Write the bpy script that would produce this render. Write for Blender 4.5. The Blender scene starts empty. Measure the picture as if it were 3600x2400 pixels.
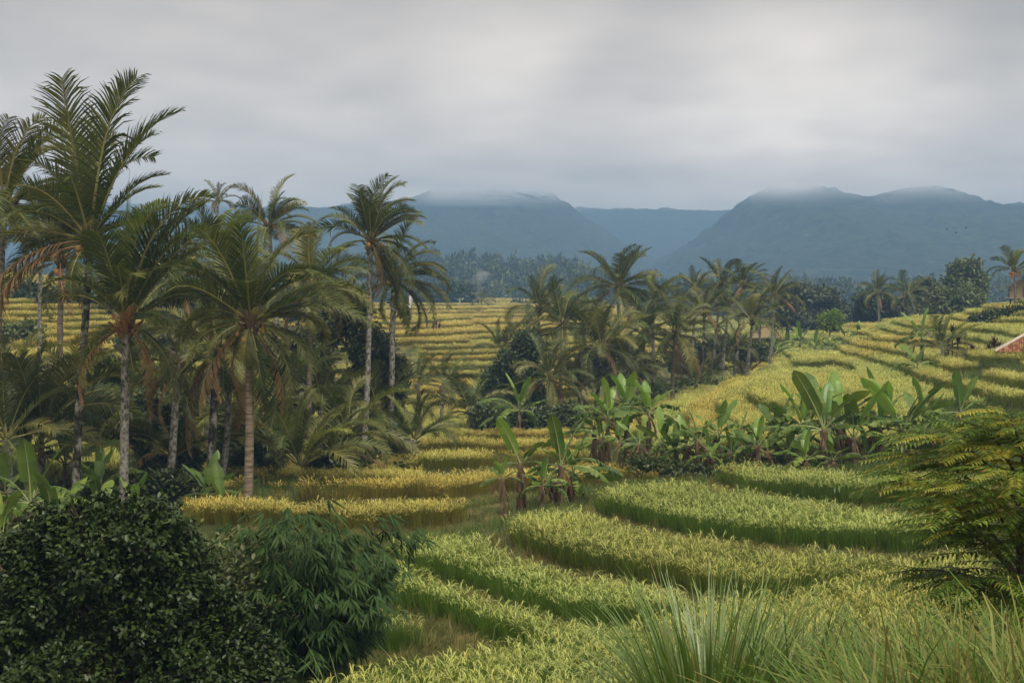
import bpy, math, random
import numpy as np
from mathutils import Matrix, Vector

# ------------------------------------------------------------------ camera, sky, sun, exposure
scene = bpy.context.scene
COL = scene.collection
rng = np.random.default_rng(7)
random.seed(7)
K = 0.0003            # tangent per pixel of a 2352 x 1568 frame
HOR = 690.0           # row of the horizon in that frame
PITCH = math.atan((784 - HOR) * K)
cam_data = bpy.data.cameras.new('camera')
cam_data.sensor_width = 36.0
cam_data.lens = 36.0 / (2352 * K)
cam_data.clip_start = 0.1
cam_data.clip_end = 20000
cam = bpy.data.objects.new('camera', cam_data)
COL.objects.link(cam)
cam.location = (0, 0, 0)
cam.rotation_euler = (math.pi / 2 - PITCH, 0, 0)
scene.camera = cam

SUN_EL, SUN_AZ = math.radians(64), math.radians(148)     # azimuth clockwise from +Y (north)
sun_data = bpy.data.lights.new('sun', 'SUN')
sun_data.energy = 2.6
sun_data.angle = math.radians(30)
sun_data.color = (1.0, 0.94, 0.82)
sun = bpy.data.objects.new('sun', sun_data)
COL.objects.link(sun)
sd = Vector((math.sin(SUN_AZ) * math.cos(SUN_EL), math.cos(SUN_AZ) * math.cos(SUN_EL), math.sin(SUN_EL)))
sun.rotation_euler = sd.to_track_quat('Z', 'Y').to_euler()
sun.location = (20, -20, 60)

scene.view_settings.view_transform = 'Standard'
scene.view_settings.look = 'None'
scene.view_settings.exposure = 0.84
scene.view_settings.gamma = 1.0
scene.cycles.max_bounces = 5
scene.cycles.diffuse_bounces = 2
scene.cycles.glossy_bounces = 1
scene.cycles.transmission_bounces = 3
scene.cycles.transparent_max_bounces = 6
scene.cycles.volume_bounces = 0
scene.cycles.use_denoising = True
scene.cycles.use_adaptive_sampling = True
scene.cycles.adaptive_threshold = 0.02

CLOUD_GAIN = 1.0
world = bpy.data.worlds.new('World')
scene.world = world
world.use_nodes = True
nt = world.node_tree
nt.nodes.clear()


def N(nt, typ, **kw):
    n = nt.nodes.new(typ)
    for k, v in kw.items():
        if k in ('label',):
            continue
        setattr(n, k, v)
    return n


def math_node(nt, op, a, b=None, c=None, clamp=False):
    n = nt.nodes.new('ShaderNodeMath')
    n.operation = op
    n.use_clamp = clamp
    for i, v in enumerate((a, b, c)):
        if v is None:
            continue
        if isinstance(v, (int, float)):
            n.inputs[i].default_value = v
        else:
            nt.links.new(v, n.inputs[i])
    return n.outputs[0]


def ramp(nt, fac, stops, interp='LINEAR'):
    n = nt.nodes.new('ShaderNodeValToRGB')
    n.color_ramp.interpolation = interp
    els = n.color_ramp.elements
    while len(els) < len(stops):
        els.new(0.5)
    for e, (p, c) in zip(els, stops):
        e.position = p
        e.color = (*c, 1) if len(c) == 3 else c
    nt.links.new(fac, n.inputs[0])
    return n.outputs[0]


def mixc(nt, fac, a, b, blend='MIX'):
    n = nt.nodes.new('ShaderNodeMix')
    n.data_type = 'RGBA'
    n.blend_type = blend
    for sock, v in ((n.inputs[0], fac), (n.inputs[6], a), (n.inputs[7], b)):
        if isinstance(v, (int, float)):
            sock.default_value = v
        elif isinstance(v, (tuple, list)):
            sock.default_value = (*v, 1) if len(v) == 3 else v
        else:
            nt.links.new(v, sock)
    return n.outputs[2]


def build_world():
    out = N(nt, 'ShaderNodeOutputWorld')
    bg = N(nt, 'ShaderNodeBackground')
    bg.inputs[1].default_value = 0.1
    sky = N(nt, 'ShaderNodeTexSky')
    sky.sky_type = 'NISHITA'
    sky.sun_disc = False
    sky.sun_elevation = SUN_EL
    sky.sun_rotation = SUN_AZ
    tc = N(nt, 'ShaderNodeTexCoord')
    sep = N(nt, 'ShaderNodeSeparateXYZ')
    nt.links.new(tc.outputs['Generated'], sep.inputs[0])
    # the cloud layer as a flat deck overhead: direction divided by height
    zz = math_node(nt, 'ADD', math_node(nt, 'MAXIMUM', sep.outputs[2], 0.0), 0.20)
    ux = math_node(nt, 'DIVIDE', sep.outputs[0], zz)
    uy = math_node(nt, 'DIVIDE', sep.outputs[1], zz)
    comb = N(nt, 'ShaderNodeCombineXYZ')
    nt.links.new(ux, comb.inputs[0])
    nt.links.new(uy, comb.inputs[1])
    comb.inputs[2].default_value = 3.7
    n1 = N(nt, 'ShaderNodeTexNoise')
    n1.inputs['Scale'].default_value = 1.5
    n1.inputs['Detail'].default_value = 3.0
    n1.inputs['Roughness'].default_value = 0.55
    nt.links.new(comb.outputs[0], n1.inputs['Vector'])
    n2 = N(nt, 'ShaderNodeTexNoise')
    n2.inputs['Scale'].default_value = 4.2
    n2.inputs['Detail'].default_value = 6.0
    n2.inputs['Roughness'].default_value = 0.5
    nt.links.new(comb.outputs[0], n2.inputs['Vector'])
    f = math_node(nt, 'ADD', math_node(nt, 'MULTIPLY', n1.outputs[0], 0.7), math_node(nt, 'MULTIPLY', n2.outputs[0], 0.3))
    # thin places in the deck where more light comes through
    for (px, py, amp, sharp) in ((1830, 115, 0.30, 420), (1160, 165, 0.20, 620), (300, 30, 0.10, 160), (2060, 150, 0.12, 900), (1600, 390, 0.10, 500)):
        a, b = (px - 1176) * K, (HOR - py) * K
        v = Vector((a, 1, b)).normalized()
        dot = N(nt, 'ShaderNodeVectorMath', operation='DOT_PRODUCT')
        nt.links.new(tc.outputs['Generated'], dot.inputs[0])
        dot.inputs[1].default_value = v
        g = math_node(nt, 'MULTIPLY', math_node(nt, 'SUBTRACT', 1.0, dot.outputs['Value']), -sharp)
        g = math_node(nt, 'MULTIPLY', math_node(nt, 'EXPONENT', g), amp)
        f = math_node(nt, 'ADD', f, g)
    cloud = ramp(nt, f, [(0.34, (3.25, 2.80, 2.34)), (0.48, (4.35, 3.7, 3.08)), (0.60, (5.2, 4.4, 3.68)), (0.95, (8.3, 7.15, 6.05))])
    # the deck is a little brighter towards the horizon all round
    hz = math_node(nt, 'SUBTRACT', 1.0, math_node(nt, 'MULTIPLY', math_node(nt, 'MAXIMUM', sep.outputs[2], 0.0), 5.0), clamp=True)
    gain = math_node(nt, 'ADD', 0.80 * CLOUD_GAIN, math_node(nt, 'MULTIPLY', hz, 1.35))
    gm = N(nt, 'ShaderNodeVectorMath', operation='SCALE')
    nt.links.new(cloud, gm.inputs[0])
    nt.links.new(gain, gm.inputs['Scale'])
    final = mixc(nt, 0.97, sky.outputs[0], gm.outputs[0])
    nt.links.new(final, bg.inputs[0])
    nt.links.new(bg.outputs[0], out.inputs[0])


build_world()

# ------------------------------------------------------------------ projection helpers (pixels of a 2352 x 1568 frame)
cp, sp = math.cos(PITCH), math.sin(PITCH)


def ray(px, py):
    a, b = (px - 1176) * K, (784 - py) * K
    return np.array([a, cp + b * sp, -sp + b * cp])


def P(px, py, d):
    r = ray(px, py)
    return Vector(r * (d / r[1]))


def U(px, py, z):
    r = ray(px, py)
    return r * (z / r[2])


# ------------------------------------------------------------------ terrain height
# columns: px -> list of (distance, row) or (distance, None, z)
CT = {
    -700: [(5, None, -2.2), (20, None, -5.0), (43, None, -5.6), (75, None, -2.5), (120, None, 1.5), (170, None, 4), (300, None, 5), (600, None, 2), (1500, None, -6)],
    100: [(5, None, -2.2), (12, None, -4.2), (20, None, -5.4), (30, None, -6.2), (43, 1215), (60, 960), (75, 880), (95, 790), (120, 715), (170, 655), (300, None, 3), (600, None, 0), (1500, None, -6)],
    600: [(5, None, -2.2), (12, None, -4.2), (20, None, -5.4), (30, None, -6.1), (40, 1200), (48, 1125), (58, 1092), (75, 1000), (110, 860), (160, 740), (220, 700), (300, None, 0), (600, None, 0), (1500, None, -6)],
    900: [(5, None, -2.2), (14, None, -4.8), (20, None, -5.3), (30, None, -5.6), (37, None, -5.95), (45, None, -6.2), (55, 1105), (65, 1070), (80, 1000), (118, 872), (150, 748), (190, 735), (260, 714), (400, 700), (600, None, 0), (1500, None, -6)],
    1130: [(300, 708), (420, 690), (500, 688)],
    1300: [(5, None, -2.1), (10, None, -3.3), (15, None, -5.0), (20, None, -5.3), (35, None, -5.4), (41, None, -5.6), (48, None, -6.2), (58, 1080), (70, 1030), (80, 1000), (100, 930), (130, 840), (160, 775), (200, 745), (260, 722), (400, 702), (600, None, 0), (1500, None, -6)],
    1700: [(5, None, -2.1), (10, None, -3.3), (15, None, -4.9), (20, None, -5.2), (30, None, -5.2), (40, None, -5.15), (46, 1082), (54, 1015), (64, 955), (77, 915), (92, 885), (110, 866), (140, 815), (180, 780), (230, 753), (300, 740), (600, None, -6), (1500, None, -6)],
    2100: [(5, None, -2.1), (10, None, -3.2), (15, None, -4.7), (20, None, -5.1), (30, None, -5.0), (40, None, -4.9), (46, 1060), (54, 985), (64, 920), (77, 860), (92, 812), (112, 768), (130, 746), (170, 742), (230, 742), (300, 742), (600, None, -6), (1500, None, -6)],
    2352: [(5, None, -2.1), (10, None, -3.1), (15, None, -4.5), (20, None, -4.9), (30, None, -4.8), (40, None, -4.6), (48, 1010), (56, 925), (64, 858), (74, 812), (88, 776), (106, 726), (126, 703), (150, 716), (200, 738), (300, None, -4), (600, None, -6), (1500, None, -6)],
    2950: [(5, None, -2.0), (15, None, -4.0), (30, None, -4.2), (48, None, -3.4), (64, None, -1.8), (88, None, 0.0), (126, None, 2.4), (200, None, 0), (300, None, -2), (600, None, -4), (1500, None, -6)],
}
D0 = 12.0
ctl = []
for px, rows in CT.items():
    for r in rows:
        d = r[0]
        x = (px - 1176) * K * d
        z = r[2] if r[1] is None else -(r[1] - HOR) * K * d
        ctl.append((x / (d + D0) * 3.0, math.log(d + D0), z))
for s in (-1, 1):
    for d in (5, 40, 150, 600, 1500):
        ctl.append((s * 0.9 * d / (d + D0) * 3.0, math.log(d + D0), {5: -2, 40: -4, 150: 2, 600: 1, 1500: -6}[d]))
ctl = np.array(ctl)


def tps_fit(c):
    n = len(c)
    r = np.hypot(c[:, None, 0] - c[None, :, 0], c[:, None, 1] - c[None, :, 1])
    A = np.where(r > 0, r * r * np.log(np.maximum(r, 1e-9)), 0.0) + np.eye(n) * 2e-3
    Pm = np.c_[np.ones(n), c[:, :2]]
    M = np.block([[A, Pm], [Pm.T, np.zeros((3, 3))]])
    return np.linalg.solve(M, np.r_[c[:, 2], np.zeros(3)])


TW = tps_fit(ctl)


def tps(x, y):
    x, y = np.asarray(x, float), np.asarray(y, float)
    ye = np.clip(y, 1.5, 1500)
    u, v = np.clip(x / (ye + D0) * 3.0, -2.6, 2.6), np.log(ye + D0)
    z = TW[-3] + TW[-2] * u + TW[-1] * v
    for i in range(len(ctl)):
        r2 = (u - ctl[i, 0]) ** 2 + (v - ctl[i, 1]) ** 2
        z += TW[i] * 0.5 * r2 * np.log(np.maximum(r2, 1e-12))
    return z


def wobble(x, y, s=1.0):
    x, y = x / s, y / s
    return (np.sin(x * 0.9 + 1.3 * np.sin(y * 0.37)) + np.sin(y * 0.7 + 1.1 * np.sin(x * 0.53) + 2.0) + 0.6 * np.sin(x * 1.9 - y * 1.3 + 0.5)) / 2.6


def sst(a, b, t):
    t = np.clip((t - a) / (b - a), 0, 1)
    return t * t * (3 - 2 * t)


# rice strips: (level z, rice height used, tint 0 green..1 gold, back edge rows = rice tips, front edge rows = ground)
HR = 0.55
STRIPS = [
    (-5.50, .45, .08, [(800, 1405), (905, 1410), (980, 1425)], [(800, 1500), (900, 1500), (985, 1480)]),
    (-5.40, .48, .12, [(860, 1300), (950, 1305), (1076, 1351), (1180, 1382), (1284, 1422), (1400, 1446)], [(850, 1386), (984, 1415), (1076, 1452), (1150, 1492), (1250, 1520), (1420, 1535)]),
    (-5.32, HR, .06, [(900, 1247), (984, 1217), (1076, 1217), (1138, 1247), (1200, 1276), (1367, 1313), (1513, 1342), (1600, 1368), (1720, 1395)], [(875, 1288), (971, 1328), (1076, 1354), (1200, 1398), (1284, 1428), (1400, 1450), (1560, 1460), (1740, 1450)]),
    (-5.22, HR, .20, [(1171, 1178), (1242, 1164), (1334, 1170), (1400, 1190), (1492, 1213), (1617, 1230), (1763, 1251), (1905, 1266), (2060, 1272)], [(1168, 1218), (1200, 1266), (1284, 1297), (1409, 1327), (1534, 1352), (1680, 1378), (1800, 1385), (2040, 1350)]),
    (-5.12, HR, .14, [(1367, 1122), (1450, 1109), (1576, 1105), (1700, 1120), (1793, 1137), (1943, 1158), (2093, 1167), (2215, 1179)], [(1367, 1178), (1450, 1199), (1576, 1228), (1720, 1245), (1905, 1262), (2055, 1268), (2215, 1262)]),
    (-4.98, HR, .18, [(1650, 1062), (1718, 1058), (1830, 1069), (1980, 1080), (2130, 1081), (2260, 1086)], [(1648, 1108), (1725, 1134), (1830, 1146), (1943, 1158), (2055, 1167), (2180, 1178), (2270, 1170)]),
    (-5.30, HR, .26, [(740, 1560), (1000, 1500), (1120, 1478), (1240, 1456), (1420, 1440), (1600, 1405), (1780, 1366), (1870, 1335), (1980, 1305), (2070, 1283), (2250, 1275)], [(700, 1690), (1000, 1720), (1400, 1740), (1800, 1730), (2100, 1640), (2330, 1480)]),
    (-5.95, .45, .72, [(440, 1148), (620, 1156), (760, 1160), (915, 1158), (998, 1155), (1081, 1160)], [(440, 1205), (620, 1212), (800, 1216), (915, 1213), (1026, 1210), (1072, 1198)]),
    (-6.10, HR, .78, [(500, 1098), (700, 1106), (850, 1100), (915, 1094), (998, 1087), (1081, 1082), (1192, 1074), (1331, 1066), (1420, 1070), (1520, 1088), (1640, 1092)], [(500, 1142), (700, 1148), (915, 1146), (1026, 1148), (1109, 1136), (1150, 1126), (1192, 1134), (1318, 1128), (1370, 1123), (1442, 1112), (1560, 1110), (1640, 1106)]),
    (-6.25, .38, .62, [(950, 1046), (1053, 1037), (1165, 1044), (1300, 1046), (1400, 1040)], [(940, 1082), (1081, 1076), (1165, 1066), (1300, 1062), (1400, 1060)]),
    (-6.45, .32, .66, [(975, 1014), (1081, 1014), (1192, 1018), (1331, 1020)], [(950, 1044), (1053, 1038), (1192, 1044), (1331, 1043)]),
    (-6.60, .26, .74, [(1010, 1000), (1165, 996), (1340, 1000)], [(1000, 1014), (1165, 1016), (1340, 1018)]),
]


def densify(poly, n=4):
    out = []
    for (a, b) in zip(poly[:-1], poly[1:]):
        for i in range(n):
            t = i / n
            out.append((a[0] + (b[0] - a[0]) * t, a[1] + (b[1] - a[1]) * t))
    out.append(poly[-1])
    return out


SP = []
for (z, hr, tint, back, front) in STRIPS:
    fr = [U(px, py, z)[:2] for px, py in densify(front)]
    bk = [U(px, py, z + hr)[:2] for px, py in densify(back)]
    SP.append((z, tint, np.array(fr + bk[::-1])))


def poly_sd(x, y, poly):
    """signed distance, negative inside"""
    x, y = np.asarray(x, float), np.asarray(y, float)
    inside = np.zeros(x.shape, bool)
    dist = np.full(x.shape, 1e9)
    n = len(poly)
    for i in range(n):
        ax, ay = poly[i]
        bx, by = poly[(i + 1) % n]
        dx, dy = bx - ax, by - ay
        t = np.clip(((x - ax) * dx + (y - ay) * dy) / max(dx * dx + dy * dy, 1e-9), 0, 1)
        dist = np.minimum(dist, np.hypot(x - ax - t * dx, y - ay - t * dy))
        if abs(dy) > 1e-12:
            c = ((ay > y) != (by > y)) & (x < dx * (y - ay) / dy + ax)
            inside ^= c
    return np.where(inside, -dist, dist)


TH = 0.46


def terrace_frac(x, y):
    z = tps(x, y)
    q = (z + 0.10 * wobble(x, y, 3.0) + 0.20 * wobble(y, x, 8.0) + 0.22 * np.sin(z * 2.3 + .05 * x) + .15 * np.sin(z * 5.1 + 1)) / TH
    return z, q, q - np.floor(q)


def height(x, y):
    x, y = np.atleast_1d(np.asarray(x, float)), np.atleast_1d(np.asarray(y, float))
    z0, q, fr = terrace_frac(x, y)
    zt = TH * (np.floor(q) + sst(0.78, 1.0, fr))
    w = sst(50, 58, y) * (1 - sst(300, 380, y))
    z = z0 * (1 - w) + zt * w
    near = (y < 75) & (y > 8)
    if near.any():
        xs, ys, zs = x[near], y[near], z[near]
        zs = zs + 0.05 * wobble(xs, ys, 0.7)
        best = np.full(xs.shape, 1e9)
        zb = np.zeros(xs.shape)
        for (zl, tint, poly) in SP:
            sdv = poly_sd(xs, ys, poly)
            m = sdv < best
            best = np.where(m, sdv, best)
            zb = np.where(m, zl, zb)
        wi = 1 - sst(-0.05, 0.30, best)
        gap = np.minimum(zs, zb - 0.16) * (1 - sst(0.9, 2.4, best)) + zs * sst(0.9, 2.4, best)
        z[near] = gap * (1 - wi) + zb * wi
    return z


def gz(x, y):
    return float(height(x, y)[0])


def G(px, d, dz=0.0):
    x = (px - 1176) * K * d
    return Vector((x, d, gz(x, d) + dz))


# ------------------------------------------------------------------ object helpers
def tag(o, label=None, cat=None, group=None, kind=None):
    if label: o['label'] = label
    if cat: o['category'] = cat
    if group: o['group'] = group
    if kind: o['kind'] = kind
    return o


def link(name, data, parent=None, mat=None):
    o = bpy.data.objects.new(name, data)
    COL.objects.link(o)
    if parent is not None:
        o.parent = parent
    return o


def empty(name, loc, label=None, cat=None, group=None):
    o = link(name, None)
    o.empty_display_size = 0.3
    o.location = loc
    return tag(o, label, cat, group)


def mesh(name, V, F, mats, fm=None, v=None, smooth=False):
    """V (n,3), F list of faces or (m,3)/(m,4) array, v = per-vertex variation"""
    me = bpy.data.meshes.new(name)
    V = np.asarray(V, np.float32)
    if isinstance(F, np.ndarray):
        k = F.shape[1]
        me.vertices.add(len(V))
        me.vertices.foreach_set('co', V.ravel())
        me.loops.add(F.size)
        me.loops.foreach_set('vertex_index', F.astype(np.int32).ravel())
        me.polygons.add(len(F))
        me.polygons.foreach_set('loop_start', np.arange(0, F.size, k, dtype=np.int32))
        me.polygons.foreach_set('loop_total', np.full(len(F), k, np.int32))
        me.update(calc_edges=True)
    else:
        me.from_pydata(V.tolist(), [], F)
        me.update()
    for m in (mats if isinstance(mats, (list, tuple)) else [mats]):
        me.materials.append(m)
    if fm is not None:
        me.polygons.foreach_set('material_index', np.asarray(fm, np.int32))
    if v is not None:
        at = me.attributes.new('v', 'FLOAT', 'POINT')
        at.data.foreach_set('value', np.asarray(v, np.float32))
    if smooth:
        me.polygons.foreach_set('use_smooth', np.ones(len(me.polygons), bool))
    return me


class MB:
    def __init__(self):
        self.V, self.F, self.M, self.A = [], [], [], []

    def add(self, verts, faces, m=0, a=0.5):
        o = len(self.V)
        self.V += [tuple(p) for p in verts]
        self.F += [tuple(i + o for i in f) for f in faces]
        self.M += [m] * len(faces)
        self.A += [a] * len(verts)

    def box(self, c, s, m=0, rot=None, a=0.5):
        vs = []
        for dx in (-.5, .5):
            for dy in (-.5, .5):
                for dz in (-.5, .5):
                    p = Vector((dx * s[0], dy * s[1], dz * s[2]))
                    if rot is not None:
                        p = rot @ p
                    vs.append(p + Vector(c))
        self.add(vs, [(0, 1, 3, 2), (4, 6, 7, 5), (0, 4, 5, 1), (2, 3, 7, 6), (0, 2, 6, 4), (1, 5, 7, 3)], m, a)

    def tube(self, pts, radii, sides=8, m=0, a=0.5, cap=True):
        pts = [Vector(p) for p in pts]
        rings = []
        ref = None
        for i, p in enumerate(pts):
            t = (pts[min(i + 1, len(pts) - 1)] - pts[max(i - 1, 0)]).normalized()
            if ref is None:
                ref = Vector((1, 0, 0)) if abs(t.x) < 0.8 else Vector((0, 1, 0))
            u = (ref - t * ref.dot(t)).normalized()
            w = t.cross(u)
            ref = u
            rings.append([p + (u * math.cos(2 * math.pi * j / sides) + w * math.sin(2 * math.pi * j / sides)) * radii[i] for j in range(sides)])
        vs = [q for r in rings for q in r]
        fs = []
        for i in range(len(rings) - 1):
            for j in range(sides):
                k = (j + 1) % sides
                fs.append((i * sides + j, i * sides + k, (i + 1) * sides + k, (i + 1) * sides + j))
        if cap:
            fs.append(tuple(range(sides))[::-1])
            fs.append(tuple((len(rings) - 1) * sides + j for j in range(sides)))
        self.add(vs, fs, m, a)

    def data(self, name, mats, smooth=False):
        return mesh(name, self.V, self.F, mats, self.M, self.A, smooth)

    def build(self, name, mats, parent=None, smooth=False):
        return link(name, self.data(name, mats, smooth), parent)


# ------------------------------------------------------------------ materials
def new_mat(name):
    m = bpy.data.materials.new(name)
    m.use_nodes = True
    m.node_tree.nodes.clear()
    return m, m.node_tree


def foliage(name, c1, c2, c3=None, rough=0.5, trans=0.25, spec=0.4, inst=False, objvar=0.25, sheen=None):
    """leaf colour between c1 and c2 by the leaf's own value v; per-object drift; c3 = rare odd leaves"""
    m, t = new_mat(name)
    out = N(t, 'ShaderNodeOutputMaterial')
    at = N(t, 'ShaderNodeAttribute', attribute_name='v')
    oi = N(t, 'ShaderNodeObjectInfo')
    col = mixc(t, at.outputs['Fac'], c1, c2)
    if c3 is not None:
        odd = ramp(t, at.outputs['Fac'], [(0.955, (0, 0, 0)), (0.965, (1, 1, 1))])
        col = mixc(t, odd, col, c3)
    hsv = N(t, 'ShaderNodeHueSaturation')
    t.links.new(col, hsv.inputs['Color'])
    t.links.new(math_node(t, 'ADD', math_node(t, 'MULTIPLY', oi.outputs['Random'], 2 * objvar), 1.0 - objvar), hsv.inputs['Value'])
    t.links.new(math_node(t, 'ADD', math_node(t, 'MULTIPLY', oi.outputs['Random'], -0.03), 0.515), hsv.inputs['Hue'])
    pr = N(t, 'ShaderNodeBsdfPrincipled')
    t.links.new(hsv.outputs[0], pr.inputs['Base Color'])
    pr.inputs['Roughness'].default_value = rough
    pr.inputs['Specular IOR Level'].default_value = spec
    tr = N(t, 'ShaderNodeBsdfTranslucent')
    tcol = mixc(t, 1.0, hsv.outputs[0], (1.0, 1.1, 0.5), 'MULTIPLY')
    t.links.new(tcol, tr.inputs['Color'])
    mx = N(t, 'ShaderNodeMixShader')
    mx.inputs[0].default_value = trans
    t.links.new(pr.outputs[0], mx.inputs[1])
    t.links.new(tr.outputs[0], mx.inputs[2])
    t.links.new(mx.outputs[0], out.inputs[0])
    return m


def tinted(name, green, gold, rough=0.6, trans=0.3, spread=0.35, lo=0.0):
    """rice: colour runs from green to gold by the tuft's tint"""
    m, t = new_mat(name)
    out = N(t, 'ShaderNodeOutputMaterial')
    at = N(t, 'ShaderNodeAttribute', attribute_name='v')
    ti = N(t, 'ShaderNodeAttribute', attribute_name='tint')
    ti.attribute_type = 'INSTANCER'
    br = N(t, 'ShaderNodeAttribute', attribute_name='bright')
    br.attribute_type = 'INSTANCER'
    f = math_node(t, 'ADD', ti.outputs['Fac'], math_node(t, 'MULTIPLY', math_node(t, 'SUBTRACT', at.outputs['Fac'], 0.5), spread), clamp=True)
    col = mixc(t, f, green, gold)
    hsv = N(t, 'ShaderNodeHueSaturation')
    t.links.new(col, hsv.inputs['Color'])
    t.links.new(br.outputs['Fac'], hsv.inputs['Value'])
    pr = N(t, 'ShaderNodeBsdfPrincipled')
    t.links.new(hsv.outputs[0], pr.inputs['Base Color'])
    pr.inputs['Roughness'].default_value = rough
    pr.inputs['Specular IOR Level'].default_value = 0.3
    tr = N(t, 'ShaderNodeBsdfTranslucent')
    t.links.new(hsv.outputs[0], tr.inputs['Color'])
    mx = N(t, 'ShaderNodeMixShader')
    mx.inputs[0].default_value = trans
    t.links.new(pr.outputs[0], mx.inputs[1])
    t.links.new(tr.outputs[0], mx.inputs[2])
    t.links.new(mx.outputs[0], out.inputs[0])
    return m


def rough_mat(name, stops, scale=(1, 1, 1), detail=6.0, rough=0.85, bump=0.3, bdist=0.02, nscale=4.0, coord='Object', stops2=None, scale2=1.0, spec=0.2):
    m, t = new_mat(name)
    out = N(t, 'ShaderNodeOutputMaterial')
    tc = N(t, 'ShaderNodeTexCoord')
    mp = N(t, 'ShaderNodeMapping')
    mp.inputs['Scale'].default_value = scale
    t.links.new(tc.outputs[coord], mp.inputs[0])
    n = N(t, 'ShaderNodeTexNoise')
    n.inputs['Scale'].default_value = nscale
    n.inputs['Detail'].default_value = detail
    n.inputs['Roughness'].default_value = 0.6
    t.links.new(mp.outputs[0], n.inputs['Vector'])
    col = ramp(t, n.outputs[0], stops)
    if stops2:
        n2 = N(t, 'ShaderNodeTexNoise')
        n2.inputs['Scale'].default_value = nscale * scale2
        n2.inputs['Detail'].default_value = 3
        t.links.new(mp.outputs[0], n2.inputs['Vector'])
        col = mixc(t, 1.0, col, ramp(t, n2.outputs[0], stops2), 'MULTIPLY')
    pr = N(t, 'ShaderNodeBsdfPrincipled')
    t.links.new(col, pr.inputs['Base Color'])
    pr.inputs['Roughness'].default_value = rough
    pr.inputs['Specular IOR Level'].default_value = spec
    if bump:
        b = N(t, 'ShaderNodeBump')
        b.inputs['Strength'].default_value = bump
        b.inputs['Distance'].default_value = bdist
        t.links.new(n.outputs[0], b.inputs['Height'])
        t.links.new(b.outputs[0], pr.inputs['Normal'])
    t.links.new(pr.outputs[0], out.inputs[0])
    return m


M = {}
M['ground'] = rough_mat('ground_soil', [(0.30, (.030, .038, .012)), (0.45, (.060, .070, .018)), (0.58, (.13, .11, .035)), (0.75, (.20, .15, .055))], nscale=0.9, detail=8, bump=0.6, bdist=0.1, coord='Object')
M['frond'] = foliage('palm_frond', (0.03, 0.05, 0.009), (0.112, 0.128, 0.024), rough=0.48, trans=0.24, spec=0.35)
M['frond_light'] = foliage('palm_frond_young', (0.1, 0.15, 0.022), (0.22, 0.24, 0.05), rough=0.45, trans=0.3, spec=0.5)
M['frond_olive'] = foliage('palm_frond_olive', (0.08, 0.088, 0.018), (0.19, 0.18, 0.042), rough=0.5, trans=0.25)
M['frond_dead'] = foliage('palm_frond_dry', (0.15, 0.085, 0.032), (0.3, 0.185, 0.075), rough=0.7, trans=0.2)
M['rachis'] = foliage('palm_rachis', (.20, .19, .055), (.25, .23, .07), rough=0.5, trans=0.0)
M['rachis_dead'] = foliage('palm_rachis_dry', (.20, .13, .06), (.26, .17, .08), rough=0.7, trans=0.0)
M['trunk_pale'] = rough_mat('trunk_pale', [(0.36, (.045, .040, .030)), (0.46, (.17, .155, .13)), (0.56, (.30, .285, .25)), (0.75, (.42, .40, .36))], scale=(1.4, 1.4, 1.1), nscale=7, bump=0.5, bdist=0.02)
M['trunk_brown'] = rough_mat('trunk_brown', [(0.3, (.07, .05, .035)), (0.5, (.20, .155, .11)), (0.7, (.34, .28, .21))], scale=(.6, .6, 4), nscale=4, bump=0.6, bdist=0.02)
M['trunk_mossy'] = rough_mat('trunk_mossy', [(0.40, (.018, .017, .012)), (0.50, (.07, .065, .045)), (0.57, (.26, .25, .21)), (0.72, (.36, .34, .29))], scale=(1, 1, .8), nscale=4, bump=0.5, bdist=0.02)
M['bark'] = rough_mat('bark', [(0.3, (.03, .024, .017)), (0.6, (.09, .072, .05)), (0.8, (.16, .13, .10))], scale=(1, 1, .4), nscale=6, bump=0.6)
M['sheath'] = rough_mat('palm_sheath', [(0.3, (.09, .045, .018)), (0.55, (.24, .12, .045)), (0.75, (.33, .19, .08))], scale=(1, 1, .25), nscale=9, bump=0.5)
M['sheath_dull'] = rough_mat('palm_sheath_dull', [(0.3, (.05, .035, .02)), (0.55, (.13, .09, .05)), (0.75, (.20, .15, .09))], scale=(1, 1, .25), nscale=9, bump=0.5)
M['coconut'] = rough_mat('coconut_husk', [(0.3, (.20, .13, .03)), (0.6, (.32, .20, .05)), (0.8, (.24, .22, .05))], nscale=5, bump=0.2, rough=0.5)
M['coconut_orange'] = rough_mat('coconut_husk_orange', [(0.3, (.42, .17, .02)), (0.7, (.62, .30, .04))], nscale=5, bump=0.2, rough=0.5)
M['banana'] = foliage('banana_leaf', (.062, .118, .016), (.150, .215, .036), rough=0.5, trans=0.28, spec=0.25, objvar=0.3)
M['banana_light'] = foliage('banana_leaf_young', (0.15, 0.27, 0.045), (0.22, 0.34, 0.07), rough=0.4, trans=0.35, spec=0.5)
M['banana_dead'] = foliage('banana_leaf_dry', (.085, .045, .022), (.20, .105, .045), rough=0.8, trans=0.15)
M['midrib'] = foliage('banana_midrib', (.22, .26, .10), (.28, .31, .13), rough=0.5, trans=0.0)
M['banana_stem'] = rough_mat('banana_stem', [(0.3, (.035, .024, .014)), (0.5, (.12, .08, .045)), (0.68, (.22, .17, .09)), (0.8, (.16, .18, .06))], scale=(1.5, 1.5, .35), nscale=7, bump=0.5)
M['rice_leaf'] = tinted('rice_leaf', (.085, .170, .014), (.25, .195, .026))
M['rice_head'] = tinted('rice_head', (.45, .52, .15), (.60, .45, .095), spread=0.3)
M['grass_tint'] = tinted('bank_grass', (.072, .135, .020), (.27, .20, .07), spread=0.9)
M['grass_long'] = foliage('long_grass', (.13, .20, .035), (.30, .38, .13), (.30, .16, .07), rough=0.42, trans=0.3, spec=0.5)
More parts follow.
